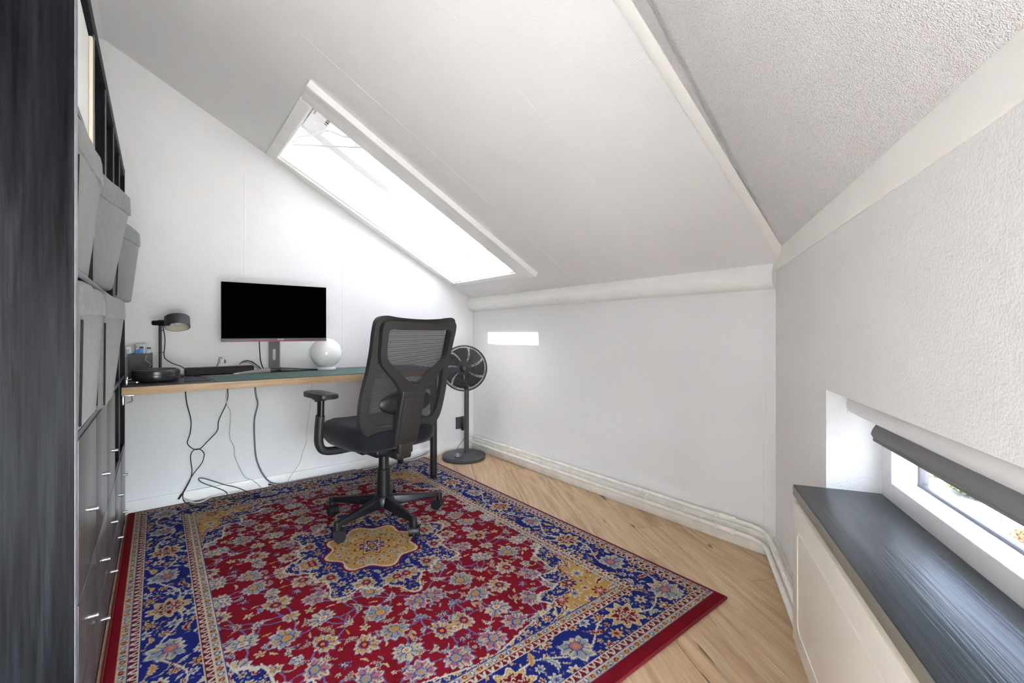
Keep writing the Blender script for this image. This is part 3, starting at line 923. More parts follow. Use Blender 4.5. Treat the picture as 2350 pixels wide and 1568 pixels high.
    for r, tries in ((0.046, 350), (0.033, 1100), (0.022, 2600), (0.0135, 4500)):
        for _ in range(tries):
            x, y = rs.uniform(0, fx), rs.uniform(0, fy)
            if ok(x, y, r):
                placed.append((x, y, r)); spots.append((x, y, r))
    big = [s for s in spots if s[2] > 0.028]
    for i, (x, y, r) in enumerate(big):
        o = sorted(big, key=lambda s: math.hypot(s[0]-x, s[1]-y))[1:3]
        for (a, b, _) in o:
            mx, my = (x+a)/2+(b-y)*0.35, (y+b)/2-(a-x)*0.35
            P = [((1-t)**2*x+2*t*(1-t)*mx+t*t*a, (1-t)**2*y+2*t*(1-t)*my+t*t*b) for t in np.linspace(0, 1, 12)]
            stroke(P, 0.0026, LIL, free)
    pal = [CRM, GOLD, GREY, CRM]
    for i, (x, y, r) in enumerate(spots):
        rot = rs.uniform(0, 6.28)
        if r > 0.040:
            k = rs.randint(4)
            palm(x, y, r*1.08, 11, rot, (CRM, GOLD, GREY, PINK)[k], (GREY, CRM, GOLD, CRM)[k], (WHT, RED, GOLD, GREY)[k], free, rs.uniform(1.0, 1.35))
            for q in (0.8, 2.4):
                sprig(x+math.cos(rot+q)*r*1.2, y+math.sin(rot+q)*r*1.2, r*1.1, rot+q+1.3, (GOLD, GREY)[i % 2], free)
        elif r > 0.030:
            if rs.rand() < 0.55: sprig(x, y, r*2.2, rot, (CRM, GOLD, GREY)[rs.randint(3)], free)
            else: palm(x, y, r*0.95, 8, rot, CRM, (GREY, GOLD)[i % 2], (WHT, GOLD)[i % 2], free, 1.15)
        elif r > 0.02:
            k = rs.randint(4)
            if k == 0: sprig(x, y, r*2.3, rot, CRM, free)
            elif k == 1: palm(x, y, r*0.95, 6, rot, GREY, CRM, WHT, free)
            elif k == 2: rosette(x, y, r*0.8, 6, rot, [(1.1, LIL), (0.95, BLUE), (0.62, WHT), (0.42, RED), (0.2, GOLD)], free, 1.0, 0.26)
            else: rosette(x, y, r*0.85, 5, rot, [(1.0, CRM), (0.42, LBL), (0.28, GOLD)], free, 1.0, 0.30)
        else:
            if rs.rand() < 0.6: leaf(x, y, r*2.4, r*0.34, rot, rs.uniform(-1, 1), [(1, pal[rs.randint(4)])], free, 0.2)
            else: rosette(x, y, r*0.7, 5, rot, [(1.0, CRM), (0.40, LBL)], free, 1.0, 0.3)
    # ---- medallion ----
    def layered(mask, base, edge_cols=None):
        img[mask] = base
    halo = (med_r + wob*2.5 + flame < 1.035+0.10*np.cos(8*med_t)+0.06*np.cos(16*med_t)) & fieldm
    img[halo] = WHT; img[med_o & fieldm] = BLUE
    mav = [(0.23, 0.16, 0.044), (0.13, 0.28, 0.044), (0.02, 0.315, 0.044), (0.26, 0.01, 0.044)]
    gzone = med_o & (np.hypot(A/0.200, Bq/0.215) > 1.0)
    scatter(gzone, 0, 0.40, 0, 0.48, ((0.021, 300), (0.014, 900), (0.009, 2500), (0.006, 4000)), mav, [(CRM, GREY, RED), (CRM, ORG, BLUE), (WHT, GOLD, RED), (CRM, RED, GOLD)], [CRM, GREY, LIL], 1.05)
    for (a, b) in ((0.23, 0.16), (0.13, 0.28), (0.02, 0.315), (0.26, 0.01)):
        palm(a, b, 0.046, 9, 0.3, GOLD, CRM, RED, med_o)
    g_r = np.hypot(A/0.185, Bq/0.20); g_t = np.arctan2(Bq, A)
    for fr, c in ((1.08, RED), (1.02, WHT), (0.96, GOLD)):
        img[g_r + wob*3 < fr*(1+0.10*np.cos(8*g_t))] = c
    scatter(np.hypot(A/0.165, Bq/0.178) < 1.0, 0, 0.19, 0, 0.2, ((0.019, 200), (0.012, 600), (0.007, 2000)), [(0, 0, 0.085)], [(WHT, RED, CRM), (WHT, LBL, CRM), (DRED, CRM, LBL), (CRM, PINK, RED)], [DRED, WHT, LBL], 1.05)
    rosette(0, 0, 0.085, 8, 0, [(1, RED), (0.9, CRM), (0.72, RED), (0.60, LBL), (0.44, WHT), (0.3, RED), (0.15, GOLD)], None, 1.0, 0.2)
    # ---- corner spandrels ----
    img[spand(ca_, cb_, 1.05, 0.07, 0.0) & fieldm & ~med_o] = WHT
    img[sp_blue] = BLUE
    scatter(sp_blue & ~spand(ca_, cb_, 0.80, 0.08, 2.0), fx-0.58, fx, fy-0.60, fy, ((0.022, 400), (0.015, 1500), (0.010, 4000), (0.006, 5000)), [], [(CRM, WHT, RED), (CRM, RED, WHT), (CRM, GREY, DRED), (WHT, GOLD, RED)], [CRM, GREY], 1.0)
    img[spand(ca_, cb_, 0.79, 0.08, 2.0) & fieldm & sp_blue] = WHT
    img[spand(ca_, cb_, 0.765, 0.08, 2.0) & fieldm & sp_blue] = RED
    img[sp_gold] = GOLD
    scatter(sp_gold, fx-0.44, fx, fy-0.45, fy, ((0.030, 200), (0.020, 600), (0.013, 1800), (0.007, 4000)), [], [(DRED, PINK, CRM), (WHT, RED, LBL), (WHT, PINK, DRED), (BLUE, RED, CRM), (WHT, GREY, LBL)], [WHT, DRED, PINK], 1.08)
    # ---- borders ----
    for lim, col in reversed(bands):
        img[(E_ < lim)] = col
    # along-border coordinate (runs along each side)
    side = EX < EY
    S = np.where(side, Bq, A)
    def line(e, wd, col): img[np.abs(E_-e)+np.abs(wob)*0.3 < wd] = col
    for lo, hi in ((0.004, 0.023), (0.228, 0.246)):
        mid = (lo+hi)/2; p = 0.026
        k = np.floor(S/p).astype(int); f = (S/p-k-0.5)*p
        inb = (E_ > lo) & (E_ < hi)
        d = np.hypot(f, E_-mid)+wob*0.8
        img[inb & (d < 0.0085) & (k % 2 == 0)] = LBL
        img[inb & (d < 0.0048) & (k % 2 == 0)] = WHT
        img[inb & (d < 0.0080) & (k % 2 == 1)] = RED
        img[inb & (d < 0.0040) & (k % 2 == 1)] = GOLD
        img[inb & (np.abs(np.abs(f)-0.0115)+np.abs(E_-mid)*0.4+wob < 0.0028)] = GREY
    for lo, hi in ((0.029, 0.050), (0.204, 0.222)):
        mid = (lo+hi)/2; p = 0.030
        k = np.floor(S/p).astype(int); f = (S/p-k-0.5)*p
        inb = (E_ > lo) & (E_ < hi)
        v = E_-mid
        zig = np.abs(np.abs(f)-0.006-(v*0.45))+wob*0.5
        img[inb & (zig < 0.0033)] = WHT
        img[inb & (np.abs(f)+np.abs(v)+wob < 0.0042)] = GREY
    for e in (0.0015, 0.0255, 0.0275, 0.0515, 0.2015, 0.2245, 0.2485, 0.252):
        line(e, 0.0018, LBL if e in (0.0015, 0.0275, 0.252) else WHT)
    main = (E_ > 0.055) & (E_ < 0.199)
    def border_at(s, e, sidev):      # point at distance e from the edge
        return (hw-e, s) if sidev else (s, hh-e)
    for sidev, length in ((True, hh), (False, hw)):
        mk = main & (side if sidev else ~side)
        if True:
            P = [border_at(s, 0.127+0.036*math.sin(s*2*PI/0.34), sidev) for s in np.arange(0, length-0.03, 0.008)]
            stroke(P, 0.0032, WHT, mk)
        n = int(round((length-0.127)/0.255))
        pit = (length-0.127)/n
        for i in range(n+1):
            s = i*pit
            x, y = border_at(s, 0.127, sidev)
            if i % 2 == 0:
                rosette(x, y, 0.070, 9, 0.2, [(1, WHT), (0.90, GOLD), (0.80, CRM), (0.66, DRED)], main, 1.05 if sidev else 0.95, 0.16)
                for q in range(6): rosette(x+0.040*math.cos(q*1.047), y+0.040*math.sin(q*1.047), 0.011, 5, q, [(1, CRM), (0.5, DRED)], main, 1, 0.2)
                rosette(x, y, 0.030, 6, 0, [(1, WHT), (0.8, RED), (0.5, CRM), (0.25, LBL)], main, 1, 0.22)
            else:
                palm(x, y, 0.058, 10, 0.3 if sidev else 1.9, GREY, CRM, PINK, main, 1.1)
        av = [(*border_at(i*pit, 0.127, sidev), 0.066) for i in range(n+1)]
        bx_ = (hw-0.20, hw-0.05, 0, hh) if sidev else (0, hw, hh-0.20, hh-0.05)
        scatter(mk, *bx_, ((0.026, 500), (0.018, 1500), (0.012, 5000), (0.0065, 7000)), av, [(WHT, CRM, DRED), (CRM, ORG, DRED), (CRM, DRED, GOLD), (WHT, GREY, LBL), (CRM, RED, WHT)], [GREY, CRM, LIL], 1.02)
    # ---- mirror into the whole ----
    jj = np.clip((np.abs(U)/qs).astype(int), 0, A.shape[1]-1)
    ii = np.clip((np.abs(V)/qs).astype(int), 0, A.shape[0]-1)
    colr = img[ii, jj]
    outside = (np.abs(U) > hw) | (np.abs(V) > hh)
    colr[outside] = RED*0.92
    edge = (X < x0+0.006) | (X > x1-0.006) | (Y < y0+0.006) | (Y > y1-0.006)
    colr[edge] = DRED
    fb = rs.rand(ny, nx)
    colr = colr*(0.80+0.18*fb)[..., None]
    # mesh
    h = 0.0100+(fb-0.5)*0.0016
    h = h + np.where(outside & ~edge, 0.0008, 0.0)
    co = np.stack([X, Y, h], -1).reshape(-1, 3)
    # round the rim down to the floor
    dist = np.minimum(np.minimum(X-x0, x1-X), np.minimum(Y-y0, y1-Y)).reshape(-1)
    rim = np.clip(dist/0.0061, 0, 1)
    co[:, 2] = 0.0015+(co[:, 2]-0.0015)*np.sqrt(np.clip(1-(1-rim)**2, 0, 1))
    co[:, 2] = np.where(dist < 1e-6, 0.0004, co[:, 2])
    idx = np.arange(nx*ny).reshape(ny, nx)
    q = np.stack([idx[:-1, :-1], idx[:-1, 1:], idx[1:, 1:], idx[1:, :-1]], -1).reshape(-1, 4)
    me = bpy.data.meshes.new('pile')
    me.vertices.add(len(co)); me.vertices.foreach_set('co', co.astype(np.float32).ravel())
    me.loops.add(q.size); me.loops.foreach_set('vertex_index', q.astype(np.int32).ravel())
    me.polygons.add(len(q))
    me.polygons.foreach_set('loop_start', np.arange(0, q.size, 4, dtype=np.int32))
    me.polygons.foreach_set('use_smooth', np.ones(len(q), dtype=bool))
    me.update(calc_edges=True)
    at = me.color_attributes.new('dye', 'FLOAT_COLOR', 'POINT')
    c4 = np.ones((len(co), 4), np.float32); c4[:, :3] = colr.reshape(-1, 3)
    at.data.foreach_set('color', c4.ravel())
    m, nt, p = nodes_of('woven_rug_pile')
    ca = N(nt, 'ShaderNodeAttribute'); ca.attribute_name = 'dye'
    mp = coords(nt)
    n1 = noise(nt, mp.outputs['Vector'], 9.0, 4.0)
    rp = ramp(nt, n1.outputs['Fac'], [(0.3, (0.86, 0.86, 0.86)), (0.7, (1.08, 1.08, 1.08))])
    mx = N(nt, 'ShaderNodeMix', data_type='RGBA', blend_type='MULTIPLY'); mx.inputs['Factor'].default_value = 1.0
    nt.links.new(ca.outputs['Color'], mx.inputs['A']); nt.links.new(rp.outputs['Color'], mx.inputs['B'])
    nt.links.new(mx.outputs['Result'], p.inputs['Base Color'])
    p.inputs['Roughness'].default_value = 0.95
    p.inputs['Specular IOR Level'].default_value = 0.12
    n2 = noise(nt, mp.outputs['Vector'], 420.0, 2.0)
    b = N(nt, 'ShaderNodeBump'); b.inputs['Strength'].default_value = 0.6; b.inputs['Distance'].default_value = 0.003
    nt.links.new(n2.outputs['Fac'], b.inputs['Height']); nt.links.new(b.outputs['Normal'], p.inputs['Normal'])
    me.materials.append(m)
    rug = thing('rug', 'red and blue oriental rug with central medallion on the wooden floor', 'rug', (0, 0, 0.0))
    o = bpy.data.objects.new('pile', me); link_obj(o, rug); o['kind'] = 'stuff'
    bm = B()
    tube(bm, [(x0, y0, 0.005), (x1, y0, 0.005)], 0.0045, 8); tube(bm, [(x0, y1, 0.005), (x1, y1, 0.005)], 0.0045, 8)
    tube(bm, [(x0, y0, 0.005), (x0, y1, 0.005)], 0.0045, 8); tube(bm, [(x1, y0, 0.005), (x1, y1, 0.005)], 0.0045, 8)
    obj('bound_edge', bm, mat('red_rug_binding', (0.20, 0.006, 0.012), 0.9, var=0.2, vs=80, bump=0.5, bs=300), rug)
make_rug()

# ---------------------------------------------------------------- bookcase
XF, XB = -2.256, -2.64
BY0, BY1 = -1.93, -0.125            # near end, far end
SHZ = [0.06, 0.412, 0.764, 1.116, 1.468]
TOPZ = 1.835
bc = thing('bookcase', 'large black-brown cube bookcase standing left of the desk', 'bookcase', (XF, BY1, 0))
def L(bm): return local(bm, bc)
bm = B(); bx(bm, XB, XF, BY0, BY0+0.042, 0.001, TOPZ, 0.0015); spn_ = obj('side_panel', L(bm), BLACKWOOD, bc)
bm = B(); bx(bm, XF+0.0001, XF+0.0012, BY0+0.001, BY0+0.041, 0.002, TOPZ-0.001, 0.0004); obj('edge_band', L(bm), mat('pale_lit_edge', (0.26, 0.26, 0.29), 0.4, var=0.2, vs=25), spn_)  # pale strip paints in the light on the panel's front edge
bm = B(); bx(bm, XB, XF, BY1-0.042, BY1, 0.001, TOPZ, 0.0015); obj('side_panel', L(bm), BLACKWOOD, bc)
bm = B(); bx(bm, XB, XF-0.0005, BY0+0.0425, BY1-0.0425, TOPZ-0.042, TOPZ-0.0005, 0.0015); obj('top_panel', L(bm), BLACKWOOD, bc)
bm = B(); bx(bm, XB, XF-0.0005, BY0+0.0425, BY1-0.0425, 0.012, 0.055, 0.0015); obj('bottom_panel', L(bm), BLACKWOOD, bc)
bm = B(); bx(bm, XB-0.006, XB-0.0005, BY0, BY1, 0.02, TOPZ-0.01); obj('back_panel', L(bm), BLACKBACK, bc)
EDGELIT = mat('lit_shelf_edge', (0.10, 0.10, 0.115), 0.35, var=0.2, vs=30)  # lighter colour stands in for light catching shelf and divider edges
NC = 5
cw = (BY1-BY0-0.084)/NC
cy0 = [BY0+0.042+cw*k for k in range(NC)]          # near edge of each column
for z in SHZ[1:]:
    bm = B(); bx(bm, XB+0.002, XF-0.004, BY0+0.043, BY1-0.043, z-0.008, z+0.008, 0.001); sh = obj('shelf', L(bm), BLACKWOOD, bc)
    bm = B(); bx(bm, XF-0.004, XF-0.001, BY0+0.043, BY1-0.043, z-0.008, z+0.008, 0.0005); obj('edge_band', L(bm), EDGELIT, sh)
zz = SHZ + [TOPZ-0.034]
for k in range(1, NC):
    for r in range(5):
        za, zb = zz[r]+(0.0085 if r else -0.004), zz[r+1]-0.0085
        bm = B(); bx(bm, XB+0.002, XF-0.004, cy0[k]-0.008, cy0[k]+0.008, za, zb, 0.001); dv = obj('divider', L(bm), BLACKWOOD, bc)
        bm = B(); bx(bm, XF-0.004, XF-0.001, cy0[k]-0.008, cy0[k]+0.008, za, zb, 0.0005); obj('edge_band', L(bm), EDGELIT, dv)
def knob(bm_parent, y, z, x):
    bm = B()
    prof = []
    for i in range(6):
        a = i*0.0030
        prof += [(0.0058, a), (0.0058, a+0.0021), (0.0048, a+0.0024), (0.0048, a+0.0030)]
    prof = [(0, 0)] + prof + [(0, prof[-1][1])]
    lathe(bm, prof, 16, frame_mat((x, y, z), (1, 0, 0)))
    obj('knob', L(bm), CHROME, bm_parent, smooth=40)
FX = XF+0.0025                        # front face of the inserts
for k in range(NC):
    a, b = cy0[k]+0.002, cy0[k]+cw-0.002
    m = (a+b)/2
    for (za, zb, hz) in ((0.056, 0.206, 0.120), (0.210, 0.408, 0.300)):
        bm = B(); bx(bm, XF-0.0004, FX, a, b, za, zb, 0.0012); bx(bm, XB+0.03, XF-0.0005, a+0.012, b-0.012, za+0.003, zb-0.003); dr = obj('drawer', L(bm), DRAWERWOOD, bc)
        knob(dr, m, hz, FX)
    if k < 3:
        bm = B(); bx(bm, XF-0.0004, FX, a, b, 0.412, 0.758, 0.0012); dr = obj('cabinet_door', L(bm), DRAWERWOOD, bc)
        knob(dr, m, 0.560, FX)

# ---------------------------------------------------------------- fabric bins on the shelves
def bin_(label, near, far, zb, zt, nb, fb):
    """near/far: (x, y) of the front top corners; nb/fb: x of the front bottom corners"""
    o = thing('fabric_bin', label, 'storage bin', ((near[0]+far[0])/2, (near[1]+far[1])/2, zb), group='grey fabric bins in the bookcase')
    xb = -2.58
    g = 0.010
    bm = B()
    hexa(bm, [(nb, near[1]+g, zb), (fb, far[1]-g, zb), (xb, far[1]-g, zb), (xb, near[1]+g, zb),
              (near[0], near[1]+0.002, zt-0.06), (far[0], far[1]-0.002, zt-0.06), (xb, far[1]-0.002, zt-0.06), (xb, near[1]+0.002, zt-0.06)], 0.010, 3)
    body = obj('body', local(bm, o), FABRIC, o, smooth=50)
    bm = B()
    e = 0.004
    hexa(bm, [(near[0]+e, near[1], zt-0.074), (far[0]+e, far[1], zt-0.068), (xb-0.004, far[1], zt-0.068), (xb-0.004, near[1], zt-0.074),
              (near[0]+e*0.4, near[1], zt), (far[0]+e*0.4, far[1], zt-0.004), (xb-0.004, far[1], zt-0.004), (xb-0.004, near[1], zt)], 0.006, 3)
    bmesh.ops.subdivide_edges(bm, edges=[ed for ed in bm.edges if ed.calc_length() > 0.06], cuts=5, use_grid_fill=True)
    rnd = random.Random(int(abs(near[1])*1000+zb*100))
    for v in bm.verts:
        v.co += Vector((math.sin(v.co.y*60+zb*9)*0.0016, 0, math.sin(v.co.y*38+1)*0.0018))
    obj('folded_cuff', local(bm, o), FABRIC, o, smooth=60)
    bm = B()
    tube(bm, [(nb+0.001, near[1]+g+0.003, zb+0.012), (near[0]+0.001, near[1]+0.005, zt-0.085)], 0.0022, 6)
    obj('dark_binding', local(bm, o), FABRIC_D, o)
    bm = B()
    hexa(bm, [(nb-0.012, near[1]+g-0.002, zb+0.012), (nb-0.012, near[1]+g, zb+0.012), (xb+0.01, near[1]+g, zb+0.012), (xb+0.01, near[1]+g-0.002, zb+0.012),
              (near[0]-0.012, near[1]+0.0005, zt-0.09), (near[0]-0.012, near[1]+0.003, zt-0.09), (xb+0.01, near[1]+0.003, zt-0.09), (xb+0.01, near[1]+0.0005, zt-0.09)])
    obj('side_lining', local(bm, o), FABRIC_D, o, smooth=0)
    return o
def cyy(k): return cy0[k]+0.011, cy0[k]+cw-0.011
for k, xn, xf, zb, zt, nb, fb, lb in (
        (0, -2.256, -2.240, 1.126, 1.452, -2.262, -2.268, 'grey fabric bin at the near end of the upper bin row'),
        (1, -2.266, -2.196, 1.126, 1.452, -2.266, -2.240, 'grey fabric bin, middle one of the upper row, sticking out askew'),
        (3, -2.245, -2.187, 1.126, 1.452, -2.252, -2.216, 'grey fabric bin of the upper row farthest towards the desk wall'),
        (0, -2.250, -2.238, 0.774, 1.100, -2.254, -2.252, 'grey fabric bin with sagging cuff above the near cabinet door'),
        (1, -2.238, -2.210, 0.774, 1.100, -2.240, -2.238, 'grey fabric bin of the lower row just left of the desk end')):
    a, b = cyy(k)
    if k == 0: a = cy0[0]+0.004
    bin_(lb, (xn, a), (xf, b), zb, zt, nb, fb)
# white box in the top row
wb = thing('storage_box', 'white card storage box in the top row of the bookcase', 'box', (XF-0.01, cy0[0]+0.02, 1.4765))
bm = B(); bx(bm, XB+0.03, XF-0.010, cy0[0]+0.004, cy0[0]+cw-0.016, 1.4765, 1.775, 0.002); obj('box_body', local(bm, wb), WHITEBOX, wb)
bm = B(); bx(bm, XF-0.0099, XF-0.002, cy0[0]+cw-0.034, cy0[0]+cw-0.015, 1.4765, 1.774, 0.002); obj('edge_strip', local(bm, wb), CREAMCARD, wb)

# ---------------------------------------------------------------- desk
DT_, DB_ = 0.745, 0.709
DX0, DX1, DYF = -2.248, -0.592, -0.580
dk = thing('desk', 'long desk with black top and oak edge fixed to the bookcase', 'desk', (DX0, DYF, 0))
def LD(bm): return local(bm, dk)
bm = B(); bx(bm, DX0, DX1-0.006, DYF+0.006, -0.006, DB_, DT_, 0.0012); obj('desktop', LD(bm), DESKTOP, dk)
bm = B(); bx(bm, DX0, DX1, DYF, DYF+0.0058, DB_+0.0005, DT_-0.0004, 0.001); obj('front_edge', LD(bm), DESKEDGE, dk)
bm = B(); bx(bm, DX1-0.0058, DX1, DYF+0.006, -0.006, DB_+0.0005, DT_-0.0004, 0.001); obj('end_edge', LD(bm), DESKEDGE, dk)
for (lx, ly) in ((-0.668, -0.525), (-0.700, -0.070)):
    bm = B(); cyl(bm, (lx, ly, 0.035), (lx, ly, DB_-0.006), 0.0235, seg=28); lg = obj('leg', LD(bm), BLACKMETAL, dk)
    bm = B(); cyl(bm, (lx, ly, 0.012), (lx, ly, 0.036), 0.019, 0.0225, seg=24); obj('foot', LD(bm), PLASTIC_B, lg)
    bm = B(); bx(bm, lx-0.045, lx+0.045, ly-0.045, ly+0.045, DB_-0.007, DB_-0.0005, 0.002); obj('mounting_plate', LD(bm), BLACKMETAL, lg)
for yb in (-0.555,):
    bm = B()
    bx(bm, -2.247, -2.205, yb, yb+0.022, DB_-0.006, DB_-0.001, 0.001); bx(bm, -2.247, -2.241, yb, yb+0.022, DB_-0.045, DB_-0.006, 0.001)
    tube(bm, catmull([(-2.215, yb+0.011, DB_-0.006), (-2.212, yb+0.011, DB_-0.03), (-2.232, yb+0.011, DB_-0.036)], 5), 0.003, 8)
    obj('corner_bracket', LD(bm), STEEL, dk)
for i, (x, y, a) in enumerate(((-2.226, -0.300, 0.15), (-2.222, -0.480, -0.35))):
    bm = B()
    d = Vector((math.cos(a), math.sin(a), 0))
    p = Vector((x, y, DT_+0.014))
    cyl(bm, p-d*0.018, p+d*0.034, 0.0030, seg=10); box(bm, p-d*0.014, (0.008, 0.016, 0.026), None, 0.002); cyl(bm, p+d*0.026+Vector((0, -0.012, 0)), p+d*0.026+Vector((0, 0.012, 0)), 0.003, seg=8)
    o = obj('desk_clamp', bm, STEEL)
    tag(o, ('steel clamp beside the round speaker at the desk end', 'steel clamp at the front corner of the desk by the bins')[i], 'clamp', 'clamps at the bookcase end of the desk')
# mats
def mat_thing(name, label, cat, pts, h, m):
    bm = B(); slab(bm, [(x, y, DT_+0.0006) for x, y in pts], (0, 0, h))
    return tag(obj(name, bm, m, smooth=0), label, cat)
mat_thing('desk_mat', 'dark green desk mat under the monitor stand', 'desk mat', [(-1.895, DYF+0.012), (-0.90, DYF+0.012), (-0.90, -0.16), (-1.850, -0.19), (-1.905, -0.27)][::1], 0.0025, MATGREEN)
mat_thing('mouse_pad', 'small dark grey mouse pad left of the green mat', 'mouse pad', [(-2.020, -0.470), (-1.912, -0.478), (-1.912, -0.220), (-2.012, -0.190)], 0.0022, PADGREY)

# ---------------------------------------------------------------- monitor
mo = thing('monitor', 'black flat computer monitor with red lower edge on the desk', 'monitor', (-1.560, -0.215, DT_+0.003), R(-1.5))
W2, MZ0, MZ1 = 0.283, 0.190, 0.533
bm = B(); bx(bm, -W2, W2, -0.004, 0.020, MZ0+0.014, MZ1, 0.002); obj('housing', bm, PLASTIC_B, mo)
bm = B(); bx(bm, -W2+0.002, W2-0.002, -0.0052, -0.0042, MZ0+0.020, MZ1-0.002); obj('screen', bm, SCREEN, mo, smooth=0)
bm = B(); bx(bm, -W2, W2, -0.007, 0.020, MZ0+0.003, MZ0+0.0195, 0.001); bz = obj('lower_bezel', bm, BEZEL, mo)
bm = B(); bx(bm, -W2, W2, -0.0075, 0.018, MZ0, MZ0+0.0028, 0.0005); obj('red_strip', bm, REDSTRIP, bz)
bm = B(); box(bm, (0, 0.036, 0.36), (0.20, 0.034, 0.20), None, 0.012); box(bm, (0, 0.075, 0.36), (0.06, 0.05, 0.06), None, 0.006); obj('rear_bulge', bm, PLASTIC_B, mo)
def text_mesh(name, s, size, m, parent, mtx, shear=0.0):
    cu = bpy.data.curves.new(name, 'FONT'); cu.body = s; cu.size = size; cu.extrude = 0.0004; cu.align_x = 'CENTER'; cu.align_y = 'CENTER'; cu.shear = shear
    t = bpy.data.objects.new(name, cu); COL.objects.link(t)
    dg = bpy.context.evaluated_depsgraph_get(); dg.update()
    me = bpy.data.meshes.new_from_object(t.evaluated_get(dg))
    bpy.data.objects.remove(t); me.materials.clear(); me.materials.append(m)
    me.transform(mtx)
    o = bpy.data.objects.new(name, me); return link_obj(o, parent)
text_mesh('logo', 'AOC', 0.0125, WHITEPL, bz, Matrix.Translation((0.020, -0.0078, MZ0+0.0112)) @ Matrix.Rotation(R(90), 4, 'X') @ Matrix.Diagonal((1.35, 1, 1, 1)))
# stand: plate with an oval slot
bm = B()
out_ = [(-0.030, 0.0), (0.030, 0.0), (0.030, 0.40), (-0.030, 0.40)]
slot = [(0.0095*math.cos(t), 0.107+(0.026 if math.sin(t) > 0 else -0.026)+0.0095*math.sin(t)) for t in [2*PI*k/24 for k in range(24)]]
def pl(y, pts): return [bm.verts.new((a, y, b)) for a, b in pts]
f_o, f_s, b_o, b_s = pl(0.086, out_), pl(0.086, slot), pl(0.099, out_), pl(0.099, slot)
def strip(o4, s24, flip):
    # corner order: match slot quadrant to outline corner
    quad = [(0, 6, 2), (6, 12, 3), (12, 18, 0), (18, 24, 1)]
    for a, b, c in quad:
        for i in range(a, b):
            f = [s24[i], s24[(i+1) % 24], o4[c]]
            bm.faces.new(f[::-1] if flip else f)
    for i, c, d_ in ((6, 2, 3), (12, 3, 0), (18, 0, 1), (0, 1, 2)):
        f = [s24[i], o4[d_], o4[c]]
        bm.faces.new(f[::-1] if flip else f)
strip(f_o, f_s, False); strip(b_o, b_s, True)
for i in range(4): bm.faces.new((f_o[i], f_o[(i+1) % 4], b_o[(i+1) % 4], b_o[i]))
for i in range(24): bm.faces.new((f_s[i], b_s[i], b_s[(i+1) % 24], f_s[(i+1) % 24]))
obj('stand_plate', bm, STANDBROWN, mo, smooth=30)
bm = B(); bx(bm, -0.036, 0.036, 0.070, 0.112, 0.0, 0.022, 0.004); obj('stand_hub', bm, PLASTIC_B, mo)
for sx, m, nm in ((-1, SILVER, 'stand_foot'), (1, PLASTIC_B, 'stand_foot')):
    bm = B()
    a0, a1 = Vector((sx*0.030, 0.088, 0)), Vector((-0.222, 0.030, 0)) if sx < 0 else Vector((0.245, 0.060, 0))
    d = (a1-a0).normalized(); n = Vector((-d.y, d.x, 0))
    pts = [a0-n*0.020, a1-n*0.011, a1+n*0.011, a0+n*0.020]
    hexa(bm, [tuple(p) for p in pts] + [tuple(p+Vector((0, 0, h))) for p, h in zip(pts, (0.026, 0.008, 0.008, 0.026))], 0.002)
    obj(nm, bm, m, mo)

# ---------------------------------------------------------------- desk lamp
dl = thing('desk_lamp', 'charcoal desk lamp with drum shade in the corner of the desk', 'lamp', (-2.112, -0.150, DT_))
bm = B(); lathe(bm, [(0, 0), (0.058, 0), (0.061, 0.003), (0.061, 0.012), (0.057, 0.015), (0, 0.015)], 40, Matrix.Translation((0.044, 0, 0))); obj('base', bm, LAMPGREY, dl)
bm = B(); cyl(bm, (0, 0, 0.014), (0, 0, 0.290), 0.0066, seg=16); obj('pole', bm, PLASTIC_B, dl)
bm = B()
hx = Vector((0.80, -0.60, 0)).normalized()
hc = Vector((0, 0, 0.298))
cyl(bm, hc-hx*0.036, hc-hx*0.006, 0.0135, seg=20); cyl(bm, hc-hx*0.006, hc+hx*0.044, 0.0165, seg=20)
obj('switch_barrel', bm, PLASTIC_B, dl)
sc = hc + hx*0.040 + Vector((0.050*hx.x, 0.050*hx.y, 0.004))
mt = frame_mat(sc, (-0.03, 0.40, 0.915))
bm = B(); lathe(bm, [(0.056, -0.030), (0.056, 0.026), (0.0535, 0.029), (0, 0.029), (0, 0.027), (0.0535, 0.0265), (0.0545, 0.024), (0.0545, -0.030)], 40, mt); shd = obj('lamp_shade', bm, LAMPGREY, dl, smooth=40)
bm = B(); lathe(bm, [(0.0540, -0.0285), (0.0540, 0.0235), (0, 0.0240), (0, 0.0245), (0.0543, 0.0240), (0.0543, -0.0285)], 40, mt); obj('shade_lining', bm, LAMPIN, shd, smooth=40)
bm = B(); sphere(bm, mt @ Vector((0, 0, -0.004)), 0.018, 20, 12); cyl(bm, mt @ Vector((0, 0, 0.006)), mt @ Vector((0, 0, 0.023)), 0.009, seg=14); obj('bulb', bm, BULB, shd)
bm = B()
tube(bm, catmull([(0.010, -0.004, 0.285), (0.014, -0.004, 0.262), (0.020, -0.006, 0.215), (0.019, -0.006, 0.170), (0.016, -0.006, 0.130), (0.022, -0.008, 0.105), (0.050, -0.010, 0.080), (0.090, -0.014, 0.060), (0.118, -0.020, 0.035), (0.135, -0.030, 0.010), (0.160, -0.028, 0.0035), (0.230, -0.020, 0.0035)], 6), 0.0024, 8)
cd = obj('cord', bm, CABLE_B, dl)
for z in (0.258, 0.140):
    bm = B(); torus(bm, 0.0085, 0.0016, Matrix.Translation((0.001, 0, z)), 16, 6); box(bm, (0.0125, -0.004, z), (0.010, 0.006, 0.004), None, 0.001); obj('cord_clip', bm, PLASTIC_B, dl)

